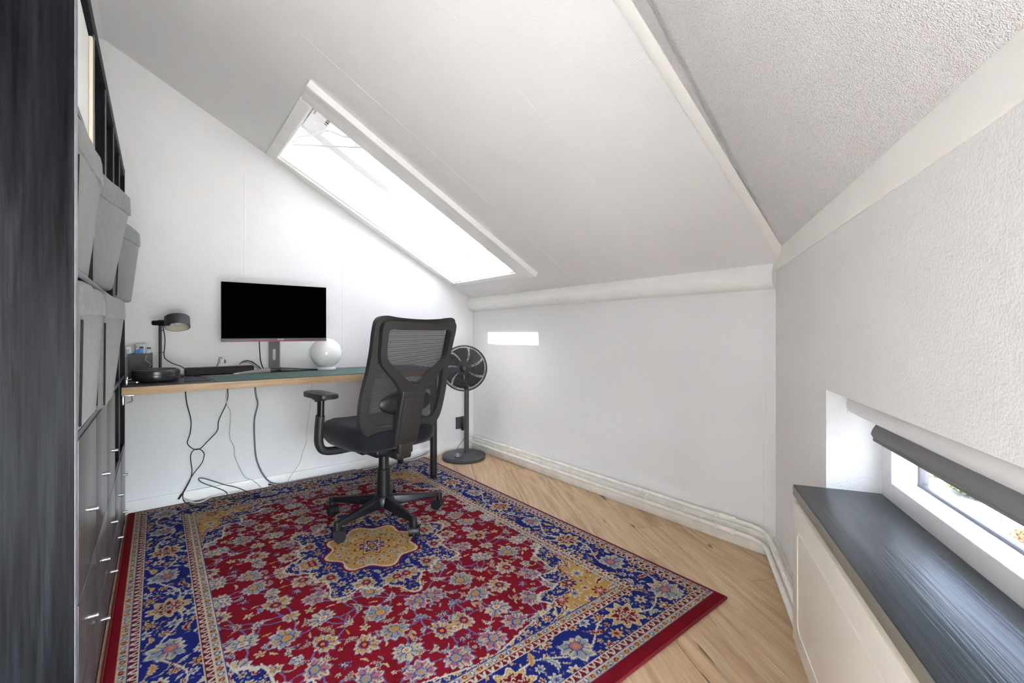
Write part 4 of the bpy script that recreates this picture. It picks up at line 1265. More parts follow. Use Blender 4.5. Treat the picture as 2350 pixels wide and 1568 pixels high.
# ---------------------------------------------------------------- things on the desk
sp = thing('smart_speaker', 'round flat black speaker at the left end of the desk', 'speaker', (-2.128, -0.335, DT_+0.0005))
bm = B(); lathe(bm, [(0, 0), (0.070, 0), (0.088, 0.006), (0.094, 0.014), (0.0955, 0.022), (0.0935, 0.0235), (0.0935, 0.0255), (0.0965, 0.027), (0.0970, 0.036), (0.0950, 0.0375), (0.0950, 0.0395), (0.0972, 0.041), (0.0965, 0.052), (0.092, 0.059), (0.082, 0.062), (0, 0.063)], 56); obj('housing', bm, mat('satin_black_speaker', (0.022, 0.022, 0.024), 0.30, var=0.05, spec=0.6), sp, smooth=25)
bm = B(); lathe(bm, [(0.083, 0.0622), (0.080, 0.0636), (0, 0.0640), (0, 0.0632)], 56); obj('top_cloth', bm, mat('dark_speaker_cloth', (0.032, 0.034, 0.040), 0.85, var=0.1, vs=120), sp)
bm = B(); tube(bm, catmull([(-0.096, 0.01, 0.020), (-0.106, 0.03, 0.016), (-0.110, 0.09, 0.006), (-0.105, 0.18, 0.004)], 5), 0.0022, 8); obj('cord', bm, CABLE_B, sp)

pb = thing('pen_box', 'black marbled card box holding small packets by the lamp', 'box', (-2.192, -0.085, DT_+0.0005))
HB = 0.132
bm = B()
for a in ((-0.052, 0.048, -0.055, -0.052, 0, HB), (-0.052, 0.048, 0.052, 0.055, 0, HB), (-0.052, -0.049, -0.052, 0.052, 0, HB), (0.045, 0.048, -0.052, 0.052, 0, HB), (-0.049, 0.045, -0.052, 0.052, 0, 0.003)): bx(bm, *a)
obj('box_walls', bm, BOXPRINT, pb, smooth=0)
bm = B(); tube(bm, [(-0.052, -0.055, HB), (0.048, -0.055, HB), (0.048, 0.055, HB), (-0.052, 0.055, HB)], 0.0020, 6, closed=True); obj('rim', bm, mat('brown_card_rim', (0.16, 0.13, 0.10), 0.6), pb)
bm = B(); tube(bm, [(0.026, -0.0556, 0.128), (0.018, -0.0558, 0.100), (0.032, -0.0558, 0.088), (0.042, -0.0558, 0.075), (0.034, -0.0558, 0.060)], 0.0010, 6); obj('vein_print', bm, CREAMCARD, pb)
for i, (x, y, ry, m, lb, s) in enumerate(((-0.026, -0.036, -0.16, PALEBLUEPK, 'crumpled pale blue wrapper leaning out of the left of the black box', (0.022, 0.007, 0.156)), (-0.014, -0.030, 0.10, BLUEPK, 'bright blue packet in the middle of the black box', (0.020, 0.009, 0.158)),
        (-0.002, -0.012, -0.05, BLUEPK, 'dark blue packet behind the bright one in the black box', (0.030, 0.008, 0.150)), (0.014, -0.032, 0.12, PALEBLUEPK, 'pale blue packet at the right of the black box', (0.020, 0.008, 0.154)))):
    o = bpy.data.objects.new('packet', None); link_obj(o); o.location = (-2.192+x, -0.085+y, DT_+0.005); o.rotation_euler = (0, ry, 0)
    tag(o, lb, 'packet', 'packets in the black box')
    bm = B(); box(bm, (0, 0, s[2]/2), s, None, 0.002); obj('sleeve', bm, m, o)
    bm = B(); box(bm, (0, 0, s[2]+0.0045), (s[0]*0.8, s[1]*0.5, 0.009), None, 0.001); obj('crimp', bm, (PLASTIC_B if i % 2 else WHITEPL), o)
for i, (x, a) in enumerate(((0.030, 0.05), (0.039, -0.02))):
    o = thing('pen', ('black pen standing in the right of the black box', 'slim black pen at the far right of the black box')[i], 'pen', (-2.192+x, -0.100-0.012*i, DT_+0.005), group='pens in the black box')
    bm = B(); cyl(bm, (0, 0, 0), (a*0.12, 0, 0.142), 0.0036, seg=10); obj('barrel', bm, PLASTIC_B, o)
    bm = B(); cyl(bm, (a*0.12, 0, 0.142), (a*0.14, 0, 0.158), 0.0030, seg=10); obj('cap', bm, (WHITEPL, PLASTIC_B)[i], o)
tb = thing('plastic_tub', 'frosted plastic tub standing in the back of the black pen box', 'tub', (-2.196, -0.062, DT_+0.0045))
bm = B(); lathe(bm, [(0, 0), (0.022, 0), (0.0235, 0.150), (0.0235, 0.160), (0, 0.160)], 24); obj('tub_body', bm, CLEARPL, tb)
bm = B(); lathe(bm, [(0, 0.1605), (0.0245, 0.1605), (0.0245, 0.176), (0.022, 0.178), (0, 0.178)], 24); obj('lid', bm, WHITEPL, tb)

sbz = thing('sound_bar', 'low black sound bar lying against the wall behind the monitor', 'speaker', (-1.835, -0.080, DT_+0.0005), R(1))
bm = B(); bx(bm, -0.170, 0.170, -0.030, 0.030, 0.0, 0.046, 0.008, 3); obj('housing', bm, PLASTIC_B, sbz)
bm = B(); bx(bm, -0.160, 0.160, -0.0312, -0.0302, 0.006, 0.041); obj('front_cloth', bm, mat('dark_grey_bar_cloth', (0.040, 0.036, 0.036), 0.9, var=0.15, vs=90), sbz, smooth=0)
pp = thing('power_plug', 'white power plug standing above the sound bar', 'plug', (-1.820, -0.036, DT_+0.0005))
bm = B(); bx(bm, -0.020, 0.020, -0.012, 0.012, 0.0, 0.062, 0.004); obj('body', bm, WHITEPL, pp)
bm = B(); bx(bm, -0.012, 0.008, -0.010, 0.010, 0.062, 0.088, 0.004); obj('plug_head', bm, WHITEPL, pp)
bm = B(); bx(bm, 0.007, 0.018, -0.009, 0.009, 0.062, 0.084, 0.004); obj('grey_plug_head', bm, GREYPL, pp)
bm = B(); tube(bm, catmull([(-0.002, 0, 0.086), (-0.006, 0, 0.098), (-0.016, 0, 0.094), (-0.018, 0.004, 0.07), (-0.024, 0.02, 0.05), (-0.03, 0.026, 0.01)], 5), 0.0022, 8); obj('cord', bm, GREYPL, pp)
cb = thing('cable_bundle', 'grey cable bundle curling over the end of the sound bar', 'cables', (-1.672, -0.082, DT_+0.003))
for i, pts in enumerate(([(-0.055, 0.05, 0.055), (-0.035, 0.045, 0.068), (0.0, 0.03, 0.066), (0.03, 0.0, 0.04), (0.06, -0.02, 0.006), (0.10, -0.01, 0.003)], [(-0.060, 0.045, 0.050), (-0.04, 0.035, 0.062), (-0.01, 0.02, 0.058), (0.025, -0.01, 0.030), (0.05, -0.03, 0.003), (0.09, -0.03, 0.003)], [(-0.045, 0.050, 0.06), (-0.02, 0.04, 0.072), (0.02, 0.03, 0.050), (0.05, 0.01, 0.02), (0.085, 0.0, 0.003)])):
    bm = B(); tube(bm, catmull(pts, 6), 0.0028, 8); obj('strand', bm, (CABLE_B, GREYPL, GREYPL)[i], cb)
mc = thing('monitor_cable', 'black cable hanging from the back of the monitor to the desk', 'cable', (-1.645, -0.16, DT_+0.003))
bm = B(); tube(bm, catmull([(0.0, 0.0, 0.235), (0.0, 0.0, 0.18), (0.003, 0.0, 0.12), (0.012, 0.03, 0.07), (0.028, 0.06, 0.030), (0.042, 0.085, 0.010), (0.0, 0.100, 0.004), (-0.03, 0.104, 0.005), (0.05, 0.118, 0.006), (0.16, 0.112, 0.004), (0.24, 0.100, 0.004), (0.285, 0.060, 0.004)], 6), 0.0030, 8); obj('lead', bm, CABLE_B, mc)
ph = thing('charging_lead', 'thin black and grey leads lying in front of the sound bar', 'cable', (-1.865, -0.165, DT_+0.0005))
bm = B(); tube(bm, catmull([(-0.07, -0.01, 0.004), (-0.02, -0.012, 0.004), (0.04, -0.014, 0.005), (0.055, -0.012, 0.012), (0.048, -0.002, 0.018), (0.0, 0.004, 0.017), (-0.05, 0.002, 0.014)], 5), 0.0018, 6); obj('black_lead', bm, CABLE_B, ph)
bm = B(); tube(bm, catmull([(-0.07, -0.02, 0.003), (0.02, -0.024, 0.003), (0.085, -0.026, 0.004)], 5), 0.0017, 6); obj('grey_lead', bm, GREYPL, ph)
gl = thing('globe_lamp', 'white opal globe lamp on the desk right of the monitor', 'lamp', (-1.245, -0.110, DT_+0.0005))
bm = B(); lathe(bm, [(0, 0), (0.060, 0), (0.062, 0.004), (0.060, 0.016), (0.055, 0.020), (0, 0.020)], 40); obj('base_ring', bm, WHITEPL, gl)
bm = B(); sphere(bm, (0, 0, 0.113), 0.099, 48, 32); obj('globe', bm, OPAL, gl)

# ---------------------------------------------------------------- cables under the desk
def cable(name, label, pts, r, m, plug=None):
    o = thing(name, label, 'cable', pts[0], group='cables hanging under the desk')
    bm = B(); tube(bm, catmull(pts, 5), r, 8); obj('lead', local(bm, o), m, o)
    if plug:
        bm = B(); a, b = Vector(plug[0]), Vector(plug[1]); cyl(bm, a, b, r*2.0, seg=8); obj('connector', local(bm, o), PLASTIC_B, o)
    return o
cable('hanging_cable', 'black cable with a connector on the end, leftmost under the desk', [(-1.997,-0.030,0.704),(-1.997,-0.030,0.648),(-1.991,-0.030,0.579),(-1.972,-0.030,0.485),(-1.976,-0.030,0.409),(-1.989,-0.030,0.353),(-1.958,-0.034,0.314),(-1.930,-0.034,0.309),(-1.912,-0.034,0.287),(-1.910,-0.034,0.267),(-1.922,-0.034,0.225),(-1.962,-0.034,0.170),(-1.993,-0.034,0.109),(-2.016,-0.034,0.063)], 0.0026, CABLE_B, ((-2.014,-0.034,0.068), (-2.030,-0.034,0.042)))
cable('hanging_cable', 'black cable crossing the leftmost one in a knot under the desk', [(-1.792,-0.030,0.704),(-1.792,-0.030,0.640),(-1.791,-0.030,0.604),(-1.803,-0.030,0.550),(-1.837,-0.030,0.469),(-1.842,-0.030,0.415),(-1.857,-0.030,0.387),(-1.894,-0.030,0.348),(-1.926,-0.026,0.313),(-1.956,-0.026,0.311),(-1.973,-0.026,0.283),(-1.972,-0.026,0.239),(-1.967,-0.026,0.190),(-1.974,-0.026,0.143),(-1.997,-0.026,0.091),(-2.009,-0.028,0.065),(-2.007,-0.034,0.030),(-1.987,-0.067,0.014),(-1.941,-0.143,0.014),(-1.880,-0.161,0.014)], 0.0026, CABLE_B)
cable('floor_cable', 'black cable folded in a flat loop on the skirting and rug', [(-1.640,-0.17,0.014),(-1.671,-0.146,0.014),(-1.693,-0.056,0.014),(-1.747,-0.030,0.046),(-1.811,-0.030,0.077),(-1.870,-0.030,0.112),(-1.922,-0.030,0.139),(-1.936,-0.030,0.133),(-1.914,-0.030,0.107),(-1.853,-0.030,0.069),(-1.811,-0.030,0.040),(-1.794,-0.035,0.018),(-1.805,-0.107,0.014),(-1.76,-0.15,0.014),(-1.69,-0.13,0.014)], 0.0024, CABLE_B)
cable('hanging_cable', 'thin pale cable hanging left of the thick grey one', [(-1.800,-0.036,0.704),(-1.797,-0.036,0.640),(-1.797,-0.036,0.560),(-1.777,-0.030,0.502),(-1.782,-0.030,0.361),(-1.760,-0.030,0.297),(-1.756,-0.030,0.236),(-1.725,-0.030,0.148),(-1.699,-0.030,0.097),(-1.658,-0.030,0.068),(-1.610,-0.034,0.014)], 0.0022, CABLE_W)
cable('hanging_cable', 'thick grey cable hanging to the skirting under the desk', [(-1.647,-0.030,0.704),(-1.647,-0.030,0.644),(-1.642,-0.030,0.596),(-1.633,-0.030,0.543),(-1.649,-0.030,0.467),(-1.653,-0.030,0.389),(-1.645,-0.030,0.232),(-1.626,-0.030,0.150),(-1.599,-0.030,0.087),(-1.566,-0.030,0.043),(-1.523,-0.030,0.020),(-1.469,-0.030,0.0155),(-1.36,-0.024,0.0155),(-1.20,-0.026,0.0155),(-1.02,-0.03,0.0155)], 0.0046, CABLE_G)
cable('hanging_cable', 'thin pale cable hanging behind the chair armrest', [(-1.314,-0.030,0.704),(-1.314,-0.030,0.640),(-1.322,-0.030,0.523),(-1.335,-0.030,0.419),(-1.348,-0.030,0.320),(-1.348,-0.030,0.265),(-1.374,-0.030,0.186),(-1.389,-0.030,0.133),(-1.429,-0.030,0.075),(-1.464,-0.038,0.023)], 0.0020, CABLE_W)
cable('floor_cable', 'pale flat cable lying along the skirting near the bookcase', [(-2.007,-0.030,0.040),(-1.964,-0.062,0.016),(-1.926,-0.078,0.015),(-1.887,-0.041,0.018),(-1.837,-0.022,0.022),(-1.786,-0.020,0.020),(-1.727,-0.022,0.018)], 0.0040, CABLE_W)
cable('floor_cable', 'short black cable end on the rug edge under the thick grey cable', [(-1.568,-0.036,0.027),(-1.547,-0.040,0.019),(-1.533,-0.081,0.014),(-1.526,-0.134,0.014)], 0.0024, CABLE_B, ((-1.575,-0.036,0.029), (-1.560,-0.036,0.024)))
for i, (dy, dz) in enumerate(((0.0, 0.0), (-0.02, 0.0), (0.006, 0.012))):
    cable('floor_cable', ('pale cable bundled along the skirting by the back desk leg, nearest the wall', 'pale cable by the back desk leg, the one farthest onto the rug', 'pale cable by the back desk leg, lying on top of the others')[i], [(-0.98,-0.05+dy,0.016+dz),(-0.85,-0.045+dy,0.017+dz),(-0.70,-0.034+dy*0.3,0.018+dz),(-0.60,-0.055+dy,0.020+dz),(-0.50,-0.040+dy,0.030+dz),(-0.42,-0.030,0.045+dz)], 0.0032, CABLE_W if i else CABLE_G)

# ---------------------------------------------------------------- office chair
WHEELM = mat('matt_black_wheel', (0.008, 0.008, 0.009), 0.6, var=0.05, spec=0.25)
PHI = R(98)
CH = (-1.193, -0.948)
ch = thing('office_chair', 'black office chair with mesh back standing on the rug', 'chair', (CH[0], CH[1], 0.0125), PHI-R(90))
def back_y(s, t, off=0.0):
    return -(0.190+0.125*(t-0.55)/0.45) + 0.55*s*s*0.8 + off
def shell(outer, inner, off, th, name, m, parent, n=6, round_=0.004):
    o2 = catmull([(a, b, 0) for a, b in outer], n, True); i2 = catmull([(a, b, 0) for a, b in inner], n, True)
    bm = B()
    k = len(o2)
    rows = []
    for cur, offs_ in ((o2, off), (o2, off-th), (i2, off-th), (i2, off)):
        rows.append([bm.verts.new((p.x, back_y(p.x, p.y, offs_), p.y)) for p in cur])
    for a in range(4):
        b = (a+1) % 4
        for i in range(k):
            j = (i+1) % k
            bm.faces.new((rows[a][i], rows[a][j], rows[b][j], rows[b][i]))
    es = [e for e in bm.edges if (e.verts[0] in rows[1] and e.verts[1] in rows[1]) or (e.verts[0] in rows[2] and e.verts[1] in rows[2])] if k < 400 else []
    return obj(name, bm, m, parent, smooth=45)
def mirror(h):      # half outline from top centre to bottom centre, s >= 0
    return h + [(-a, b) for a, b in h[-2:0:-1]]
oh = [(0, 1.040), (0.11, 1.045), (0.185, 1.053), (0.219, 1.036), (0.226, 0.985), (0.224, 0.90), (0.228, 0.80), (0.238, 0.70), (0.238, 0.61), (0.226, 0.535), (0.185, 0.488), (0.10, 0.476), (0, 0.474)]
ih = [(0, 1.006), (0.10, 1.009), (0.162, 1.013), (0.186, 0.998), (0.190, 0.955), (0.187, 0.88), (0.189, 0.80), (0.197, 0.71), (0.197, 0.625), (0.186, 0.567), (0.150, 0.533), (0.085, 0.524), (0, 0.522)]
shell(mirror(oh), mirror(ih), 0.012, 0.030, 'back_frame', PLASTIC, ch)
# rear Y brace
oy = [(0, 1.026), (0.12, 1.028), (0.185, 1.028), (0.206, 1.004), (0.203, 0.93), (0.197, 0.865), (0.180, 0.824), (0.112, 0.752), (0.064, 0.690), (0.056, 0.650), (0, 0.645)]
iy = [(0, 0.988), (0.11, 0.990), (0.160, 0.991), (0.176, 0.978), (0.174, 0.92), (0.168, 0.872), (0.152, 0.842), (0.085, 0.782), (0.022, 0.732), (0.010, 0.725), (0, 0.724)]
shell(mirror(oy), mirror(iy), -0.020, 0.030, 'back_brace', PLASTIC, ch)
bm = B()
def back_quad(s0, s1, t0, t1, off, th):
    pts = [(s0, t0), (s1, t0), (s1, t0), (s0, t0)]
    b4 = [(s0, back_y(s0, t0, off), t0), (s1, back_y(s1, t0, off), t0), (s1, back_y(s1, t0, off-th), t0), (s0, back_y(s0, t0, off-th), t0)]
    t4 = [(s0, back_y(s0, t1, off), t1), (s1, back_y(s1, t1, off), t1), (s1, back_y(s1, t1, off-th), t1), (s0, back_y(s0, t1, off-th), t1)]
    return b4+t4
hexa(bm, back_quad(-0.066, 0.066, 0.425, 0.700, -0.010, 0.046), 0.008, 3); spn = obj('spine', bm, PLASTIC, ch)
bm = B(); hexa(bm, back_quad(-0.054, 0.054, 0.430, 0.668, -0.0555, 0.006), 0.003, 2); obj('spine_cover', bm, PLASTIC, spn)
bm = B(); box(bm, (0, -0.130, 0.372), (0.085, 0.13, 0.045), None, 0.010, 3); box(bm, (0, -0.190, 0.425), (0.080, 0.045, 0.090), None, 0.008, 3); obj('back_bracket', bm, mat('dark_bronze_bracket', (0.055, 0.046, 0.038), 0.35, 0.5, var=0.05), ch)
# lumbar pad
bm = B(); sphere(bm, (0, back_y(0, 0.635, 0.002), 0.635), 1.0, 28, 16, (0.150, 0.020, 0.062)); obj('lumbar_pad', bm, PLASTIC_B, ch)
# mesh: woven threads
bm = B()
def inner_half(t):
    for (a, b), (c, d) in zip(ih[2:], ih[3:]):
        if d <= t <= b: return a+(c-a)*(b-t)/(b-d+1e-9)
    return 0.10
t = 0.528
while t < 1.008:
    hwid = inner_half(t)+0.006
    n = 12
    prev = None
    for i in range(n+1):
        s = -hwid+2*hwid*i/n
        y = back_y(s, t, 0.004)
        cur = (bm.verts.new((s, y, t-0.00165)), bm.verts.new((s, y, t+0.00165)))
        if prev: bm.faces.new((prev[0], cur[0], cur[1], prev[1]))
        prev = cur
    t += 0.0048
s = -0.186
while s < 0.187:
    tt = [0.535+(1.003-0.535)*i/14 for i in range(15)]
    prev = None
    for t in tt:
        if abs(s) > inner_half(t): prev = None; continue
        y = back_y(s, t, 0.0045)
        cur = (bm.verts.new((s-0.0009, y, t)), bm.verts.new((s+0.0009, y, t)))
        if prev: bm.faces.new((prev[0], cur[0], cur[1], prev[1]))
        prev = cur
    s += 0.0052
obj('back_mesh', bm, MESHF, ch, smooth=0, kind='stuff')
# seat
bm = B()
rows = []
prof = [(0.0, 0.398), (0.78, 0.398), (0.91, 0.408), (0.98, 0.432), (1.0, 0.462), (0.985, 0.488), (0.93, 0.508), (0.80, 0.520), (0.5, 0.518), (0.0, 0.514)]
NS = 56
for fr, z in prof:
    ring = []
    for k in range(NS):
        a = 2*PI*k/NS
        c, s_ = math.cos(a), math.sin(a)
        e = 2/3.6
        x = 0.248*fr*math.copysign(abs(c)**e, c); y = 0.262*fr*math.copysign(abs(s_)**e, s_)+0.050
        zz_ = z - (0.030*max(0, (y-0.19)/0.12)**2 if z > 0.45 else 0.012*max(0, (y-0.19)/0.12)**2) + (0.010*(x/0.245)**2 if z > 0.5 else 0)
        ring.append(bm.verts.new((x, y, zz_)))
    rows.append(ring)
for a, b in zip(rows[:-1], rows[1:]):
    for k in range(NS):
        l = (k+1) % NS
        bm.faces.new((a[k], a[l], b[l], b[k]))
bmesh.ops.remove_doubles(bm, verts=bm.verts, dist=0.0005)
obj('seat', bm, SEATF, ch, smooth=60)
bm = B(); box(bm, (0, 0.02, 0.374), (0.20, 0.24, 0.045), None, 0.012, 3); box(bm, (-0.055, 0.115, 0.345), (0.05, 0.07, 0.030), None, 0.006); obj('tilt_mechanism', bm, PLASTIC_B, ch)
bm = B(); tube(bm, [(0.09, 0.03, 0.376), (0.20, 0.02, 0.374), (0.255, 0.02, 0.368)], 0.005, 8); box(bm, (0.275, 0.02, 0.366), (0.060, 0.030, 0.012), Euler((0, 0.2, 0)).to_matrix(), 0.004); obj('tilt_lever', bm, PLASTIC, ch)
# arms
for sx in (-1, 1):
    bm = B()
    path = catmull([(sx*0.10, 0.110, 0.378), (sx*0.20, 0.115, 0.376), (sx*0.264, 0.120, 0.386), (sx*0.288, 0.122, 0.425), (sx*0.290, 0.118, 0.490), (sx*0.286, 0.112, 0.565)], 6)
    tube(bm, path, [0.0205]*len(path), 14, sx=1.45, up=(0, 0, 1))
    arm = obj('armrest', bm, PLASTIC, ch, smooth=60)
    bm = B(); tube(bm, [(sx*0.285, 0.113, 0.545), (sx*0.284, 0.110, 0.645)], 0.0155, 14, sx=1.45, up=(1, 0, 0)); obj('arm_post', bm, PLASTIC_B, arm)
    bm = B(); box(bm, (sx*0.286, 0.125, 0.648), (0.040, 0.085, 0.016), None, 0.005); box(bm, (sx*0.284, 0.150, 0.634), (0.020, 0.03, 0.010), None, 0.003); obj('height_catch', bm, PLASTIC_B, arm)
    bm = B()
    outl = [(-0.036, 0.000), (0.036, 0.000), (0.043, 0.030), (0.046, 0.120), (0.044, 0.200), (0.030, 0.232), (0.0, 0.240), (-0.030, 0.232), (-0.044, 0.200), (-0.046, 0.120), (-0.043, 0.030)]
    o2 = catmull([(a, b, 0) for a, b in outl], 4, True)
    slab(bm, [(sx*0.286+p.x, p.y, 0.656) for p in o2], (0, 0, 0.024))
    es = [e for e in bm.edges if abs(e.verts[0].co.z-e.verts[1].co.z) < 1e-6]
    bmesh.ops.bevel(bm, geom=es, offset=0.007, segments=3, affect='EDGES', profile=0.5)
    obj('arm_pad', bm, mat('black_arm_pad' + str(sx), (0.020, 0.021, 0.024), 0.42, var=0.05), arm, smooth=50)
# gas lift and star base
bm = B(); cyl(bm, (0, 0, 0.22), (0, 0, 0.392), 0.0265, seg=28); obj('gas_lift', bm, PLASTIC_B, ch)
bm = B(); lathe(bm, [(0, 0.105), (0.0345, 0.105), (0.0335, 0.262), (0.0300, 0.266), (0, 0.266)], 32); obj('lift_cover', bm, PLASTIC_B, ch)
bm = B(); lathe(bm, [(0, 0.068), (0.045, 0.068), (0.056, 0.080), (0.056, 0.110), (0.046, 0.126), (0, 0.130)], 32); hub = obj('base_hub', bm, PLASTIC_B, ch)
for wa in (203, 275, 347, 59, 131):
    a = R(wa) - (PHI-R(90))
    d = Vector((math.cos(a), math.sin(a), 0)); n = Vector((-d.y, d.x, 0))
    p0, p1 = d*0.035, d*0.300
    bm = B()
    pts = [p0-n*0.030, p1-n*0.015, p1+n*0.015, p0+n*0.030]
    lo = [0.072, 0.070, 0.070, 0.072]; hi = [0.124, 0.094, 0.094, 0.124]
    top = [p0-n*0.020, p1-n*0.010, p1+n*0.010, p0+n*0.020]
    hexa(bm, [(p.x, p.y, z) for p, z in zip(pts, lo)] + [(p.x, p.y, z) for p, z in zip(top, hi)], 0.006, 3)
    cyl(bm, d*0.300+Vector((0, 0, 0.054)), d*0.300+Vector((0, 0, 0.093)), 0.0165, 0.0145, seg=18)
    obj('base_arm', bm, PLASTIC_B, ch, smooth=45)
    ca_ = a + 0.9
    w = Vector((math.cos(ca_), math.sin(ca_), 0)); v = Vector((-w.y, w.x, 0))
    c = d*0.300 + v*0.012 + Vector((0, 0, 0.026))
    bm = B()
    # hood: half drum over the wheels
    prof_ = [(0.028*math.cos(R(x)), 0.028*math.sin(R(x))) for x in range(-10, 191, 20)]
    a_ = [c - w*0.023 + v*px + Vector((0, 0, pz+0.001)) for px, pz in prof_]
    slab(bm, a_, w*0.046)
    cyl(bm, d*0.300+Vector((0, 0, 0.045)), d*0.300+Vector((0, 0, 0.060)), 0.009, seg=12)
    cas = obj('caster', bm, PLASTIC_B, ch, smooth=45)
    for sgn in (-1, 1):
        bm = B(); cyl(bm, c + w*(sgn*0.0055), c + w*(sgn*0.0245), 0.0258, seg=24); obj('wheel', bm, WHEELM, cas, smooth=40)

# ---------------------------------------------------------------- pedestal fan
FB = (-0.232, -0.222)
fn = thing('pedestal_fan', 'slate grey pedestal fan in the corner beside the desk', 'fan', (FB[0], FB[1], 0.0))
bm = B(); lathe(bm, [(0, 0.002), (0.162, 0.002), (0.168, 0.006), (0.170, 0.026), (0.166, 0.032), (0.155, 0.034), (0, 0.034)], 64); bs_ = obj('base', bm, FANGREY, fn)
fdir = Vector((-0.533, -0.846, 0))
rdir = Vector((0.846, -0.533, 0))
kc = fdir*0.055 - rdir*0.050 + Vector((0, 0, 0.034))
bm = B(); lathe(bm, [(0.028, 0), (0.031, 0.002), (0.031, 0.010), (0.028, 0.012), (0.025, 0.010), (0.024, 0.004)], 32, Matrix.Translation(kc)); obj('control_ring', bm, CHROME, bs_)
bm = B(); lathe(bm, [(0, 0), (0.026, 0), (0.025, 0.006), (0, 0.0065)], 28, Matrix.Translation(kc)); obj('control_knob', bm, PLASTIC_B, bs_)
bm = B(); mk = fdir*0.125 - rdir*0.085; box(bm, (mk.x, mk.y, 0.0342), (0.014, 0.004, 0.0006), Euler((0, 0, math.atan2(rdir.y, rdir.x))).to_matrix()); obj('logo', bm, WHITEPL, bs_, smooth=0)
pc = -fdir*0.050 + rdir*0.020
bm = B(); cyl(bm, (pc.x, pc.y, 0.034), (pc.x, pc.y, 0.600), 0.0190, seg=28); cyl(bm, (pc.x, pc.y, 0.032), (pc.x, pc.y, 0.046), 0.024, 0.0195, seg=28); obj('pole', bm, FANGREY, fn)
hcn = Vector((-0.052, -0.060, 0.718)) + Vector((0.012, -0.004, 0))
hm = frame_mat(hcn, fdir + Vector((0, 0, 0.02)))
FR = 0.1735
def fpt(r, a, z): return hm @ Vector((r*math.cos(a), r*math.sin(a), z))
bm = B(); nk = hm @ Vector((0, 0, -0.060)); tube(bm, catmull([(pc.x, pc.y, 0.585), (pc.x, pc.y, 0.66), (nk.x*0.7+pc.x*0.3, nk.y*0.7+pc.y*0.3, 0.70), tuple(nk)], 5), 0.018, 14); obj('neck', bm, FANGREY, fn)
bm = B(); lathe(bm, [(0, -0.100), (0.040, -0.098), (0.052, -0.085), (0.055, -0.040), (0.050, -0.030), (0, -0.030)], 32, hm); obj('motor_housing', bm, FANGREY, fn)
bm = B(); torus(bm, FR, 0.0065, hm @ Matrix.Diagonal((1, 1, 1.6, 1)), 80, 12); rim = obj('grille_rim', bm, FANGREY, fn)
bm = B()
for k in range(120):
    a = 2*PI*k/120
    tube(bm, [fpt(0.088, a, 0.020), fpt(0.125, a-0.06, 0.019), fpt(0.155, a-0.10, 0.014), fpt(FR, a-0.12, 0.002)], 0.00150, 4)
for k in range(72):
    a = 2*PI*k/72
    tube(bm, [fpt(0.034, a, 0.024), fpt(0.060, a-0.10, 0.023), fpt(0.088, a-0.16, 0.020)], 0.00140, 4)
torus(bm, 0.088, 0.0016, hm @ Matrix.Translation((0, 0, 0.020)), 64, 6); torus(bm, 0.128, 0.0010, hm @ Matrix.Translation((0, 0, 0.0188)), 64, 6)
obj('front_grille', bm, FANGREY, rim, kind='stuff')
bm = B()
for k in range(64):
    a = 2*PI*k/64
    tube(bm, [fpt(0.050, a, -0.055), fpt(0.11, a+0.12, -0.052), fpt(0.155, a+0.18, -0.035), fpt(FR, a+0.20, -0.004)], 0.0014, 4)
obj('rear_grille', bm, FANGREY, rim, kind='stuff')
bm = B(); lathe(bm, [(0, 0.030), (0.026, 0.029), (0.031, 0.026), (0.033, 0.018), (0, 0.018)], 36, hm); obj('centre_cap', bm, PLASTIC_B, rim)
bm = B(); lathe(bm, [(0, -0.028), (0.034, -0.028), (0.034, 0.006), (0, 0.010)], 28, hm); obj('blade_hub', bm, FANBLADE, fn)
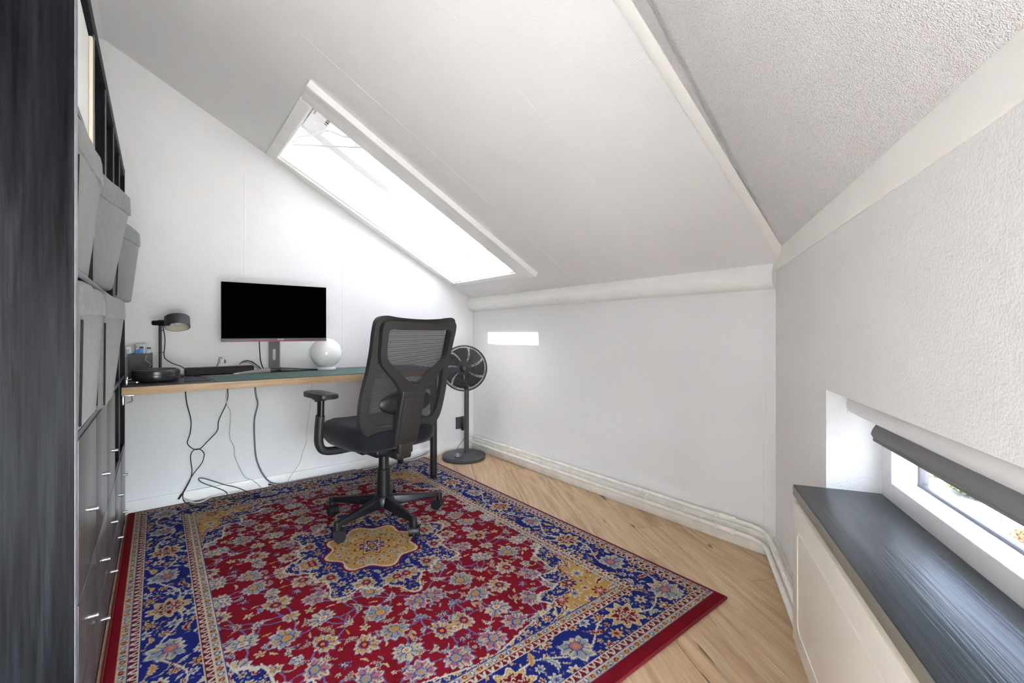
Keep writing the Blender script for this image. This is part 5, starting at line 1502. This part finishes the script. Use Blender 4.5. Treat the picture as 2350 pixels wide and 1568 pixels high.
for k in range(7):
    a0 = 2*PI*k/7
    bm = B()
    g = []
    for i in range(7):
        r = 0.030+0.128*i/6
        row = []
        for j in range(5):
            u = j/4-0.5
            wa_ = (0.72+0.06*i/6)*u + 0.25*(i/6)**2
            row.append((fpt(r, a0+wa_, -0.012+u*0.030), fpt(r, a0+wa_, -0.0135+u*0.030)))
        g.append(row)
    vf_ = [[bm.verts.new(p[0]) for p in row] for row in g]; vb_ = [[bm.verts.new(p[1]) for p in row] for row in g]
    for i in range(6):
        for j in range(4):
            bm.faces.new((vf_[i][j], vf_[i+1][j], vf_[i+1][j+1], vf_[i][j+1])); bm.faces.new((vb_[i][j], vb_[i][j+1], vb_[i+1][j+1], vb_[i+1][j]))
    for i in range(6):
        bm.faces.new((vf_[i][0], vb_[i][0], vb_[i+1][0], vf_[i+1][0])); bm.faces.new((vf_[i][4], vf_[i+1][4], vb_[i+1][4], vb_[i][4]))
    for j in range(4):
        bm.faces.new((vf_[6][j], vb_[6][j], vb_[6][j+1], vf_[6][j+1])); bm.faces.new((vf_[0][j], vf_[0][j+1], vb_[0][j+1], vb_[0][j]))
    obj('blade', bm, FANBLADE, fn, smooth=60)
bm = B()
ol = Vector((-FB[0], -FB[1], 0))
tube(bm, catmull([Vector((-0.105, -0.030, 0.200))+ol, Vector((-0.100, -0.045, 0.150))+ol, Vector((-0.13, -0.05, 0.10))+ol, Vector((-0.19, -0.06, 0.045))+ol, Vector((-0.21, -0.08, 0.012))+ol, Vector((-0.20, -0.13, 0.014))+ol], 6), 0.0022, 8)
obj('cord', bm, CABLE_G, fn)
so = thing('wall_socket', 'dark grey socket with plugged adapter behind the fan pole', 'socket', (-0.135, 0, 0.235))
bm = B(); bx(bm, -0.040, 0.040, -0.012, -0.0004, -0.050, 0.050, 0.003); obj('socket_plate', bm, OUTLETM, so)
bm = B(); bx(bm, 0.005, 0.045, -0.055, -0.0125, -0.035, 0.055, 0.004); obj('adapter', bm, OUTLETM, so)
bm = B(); cyl(bm, (0.012, -0.030, -0.010), (0.012, -0.030, -0.060), 0.012, seg=14); obj('plug', bm, PLASTIC_B, so)
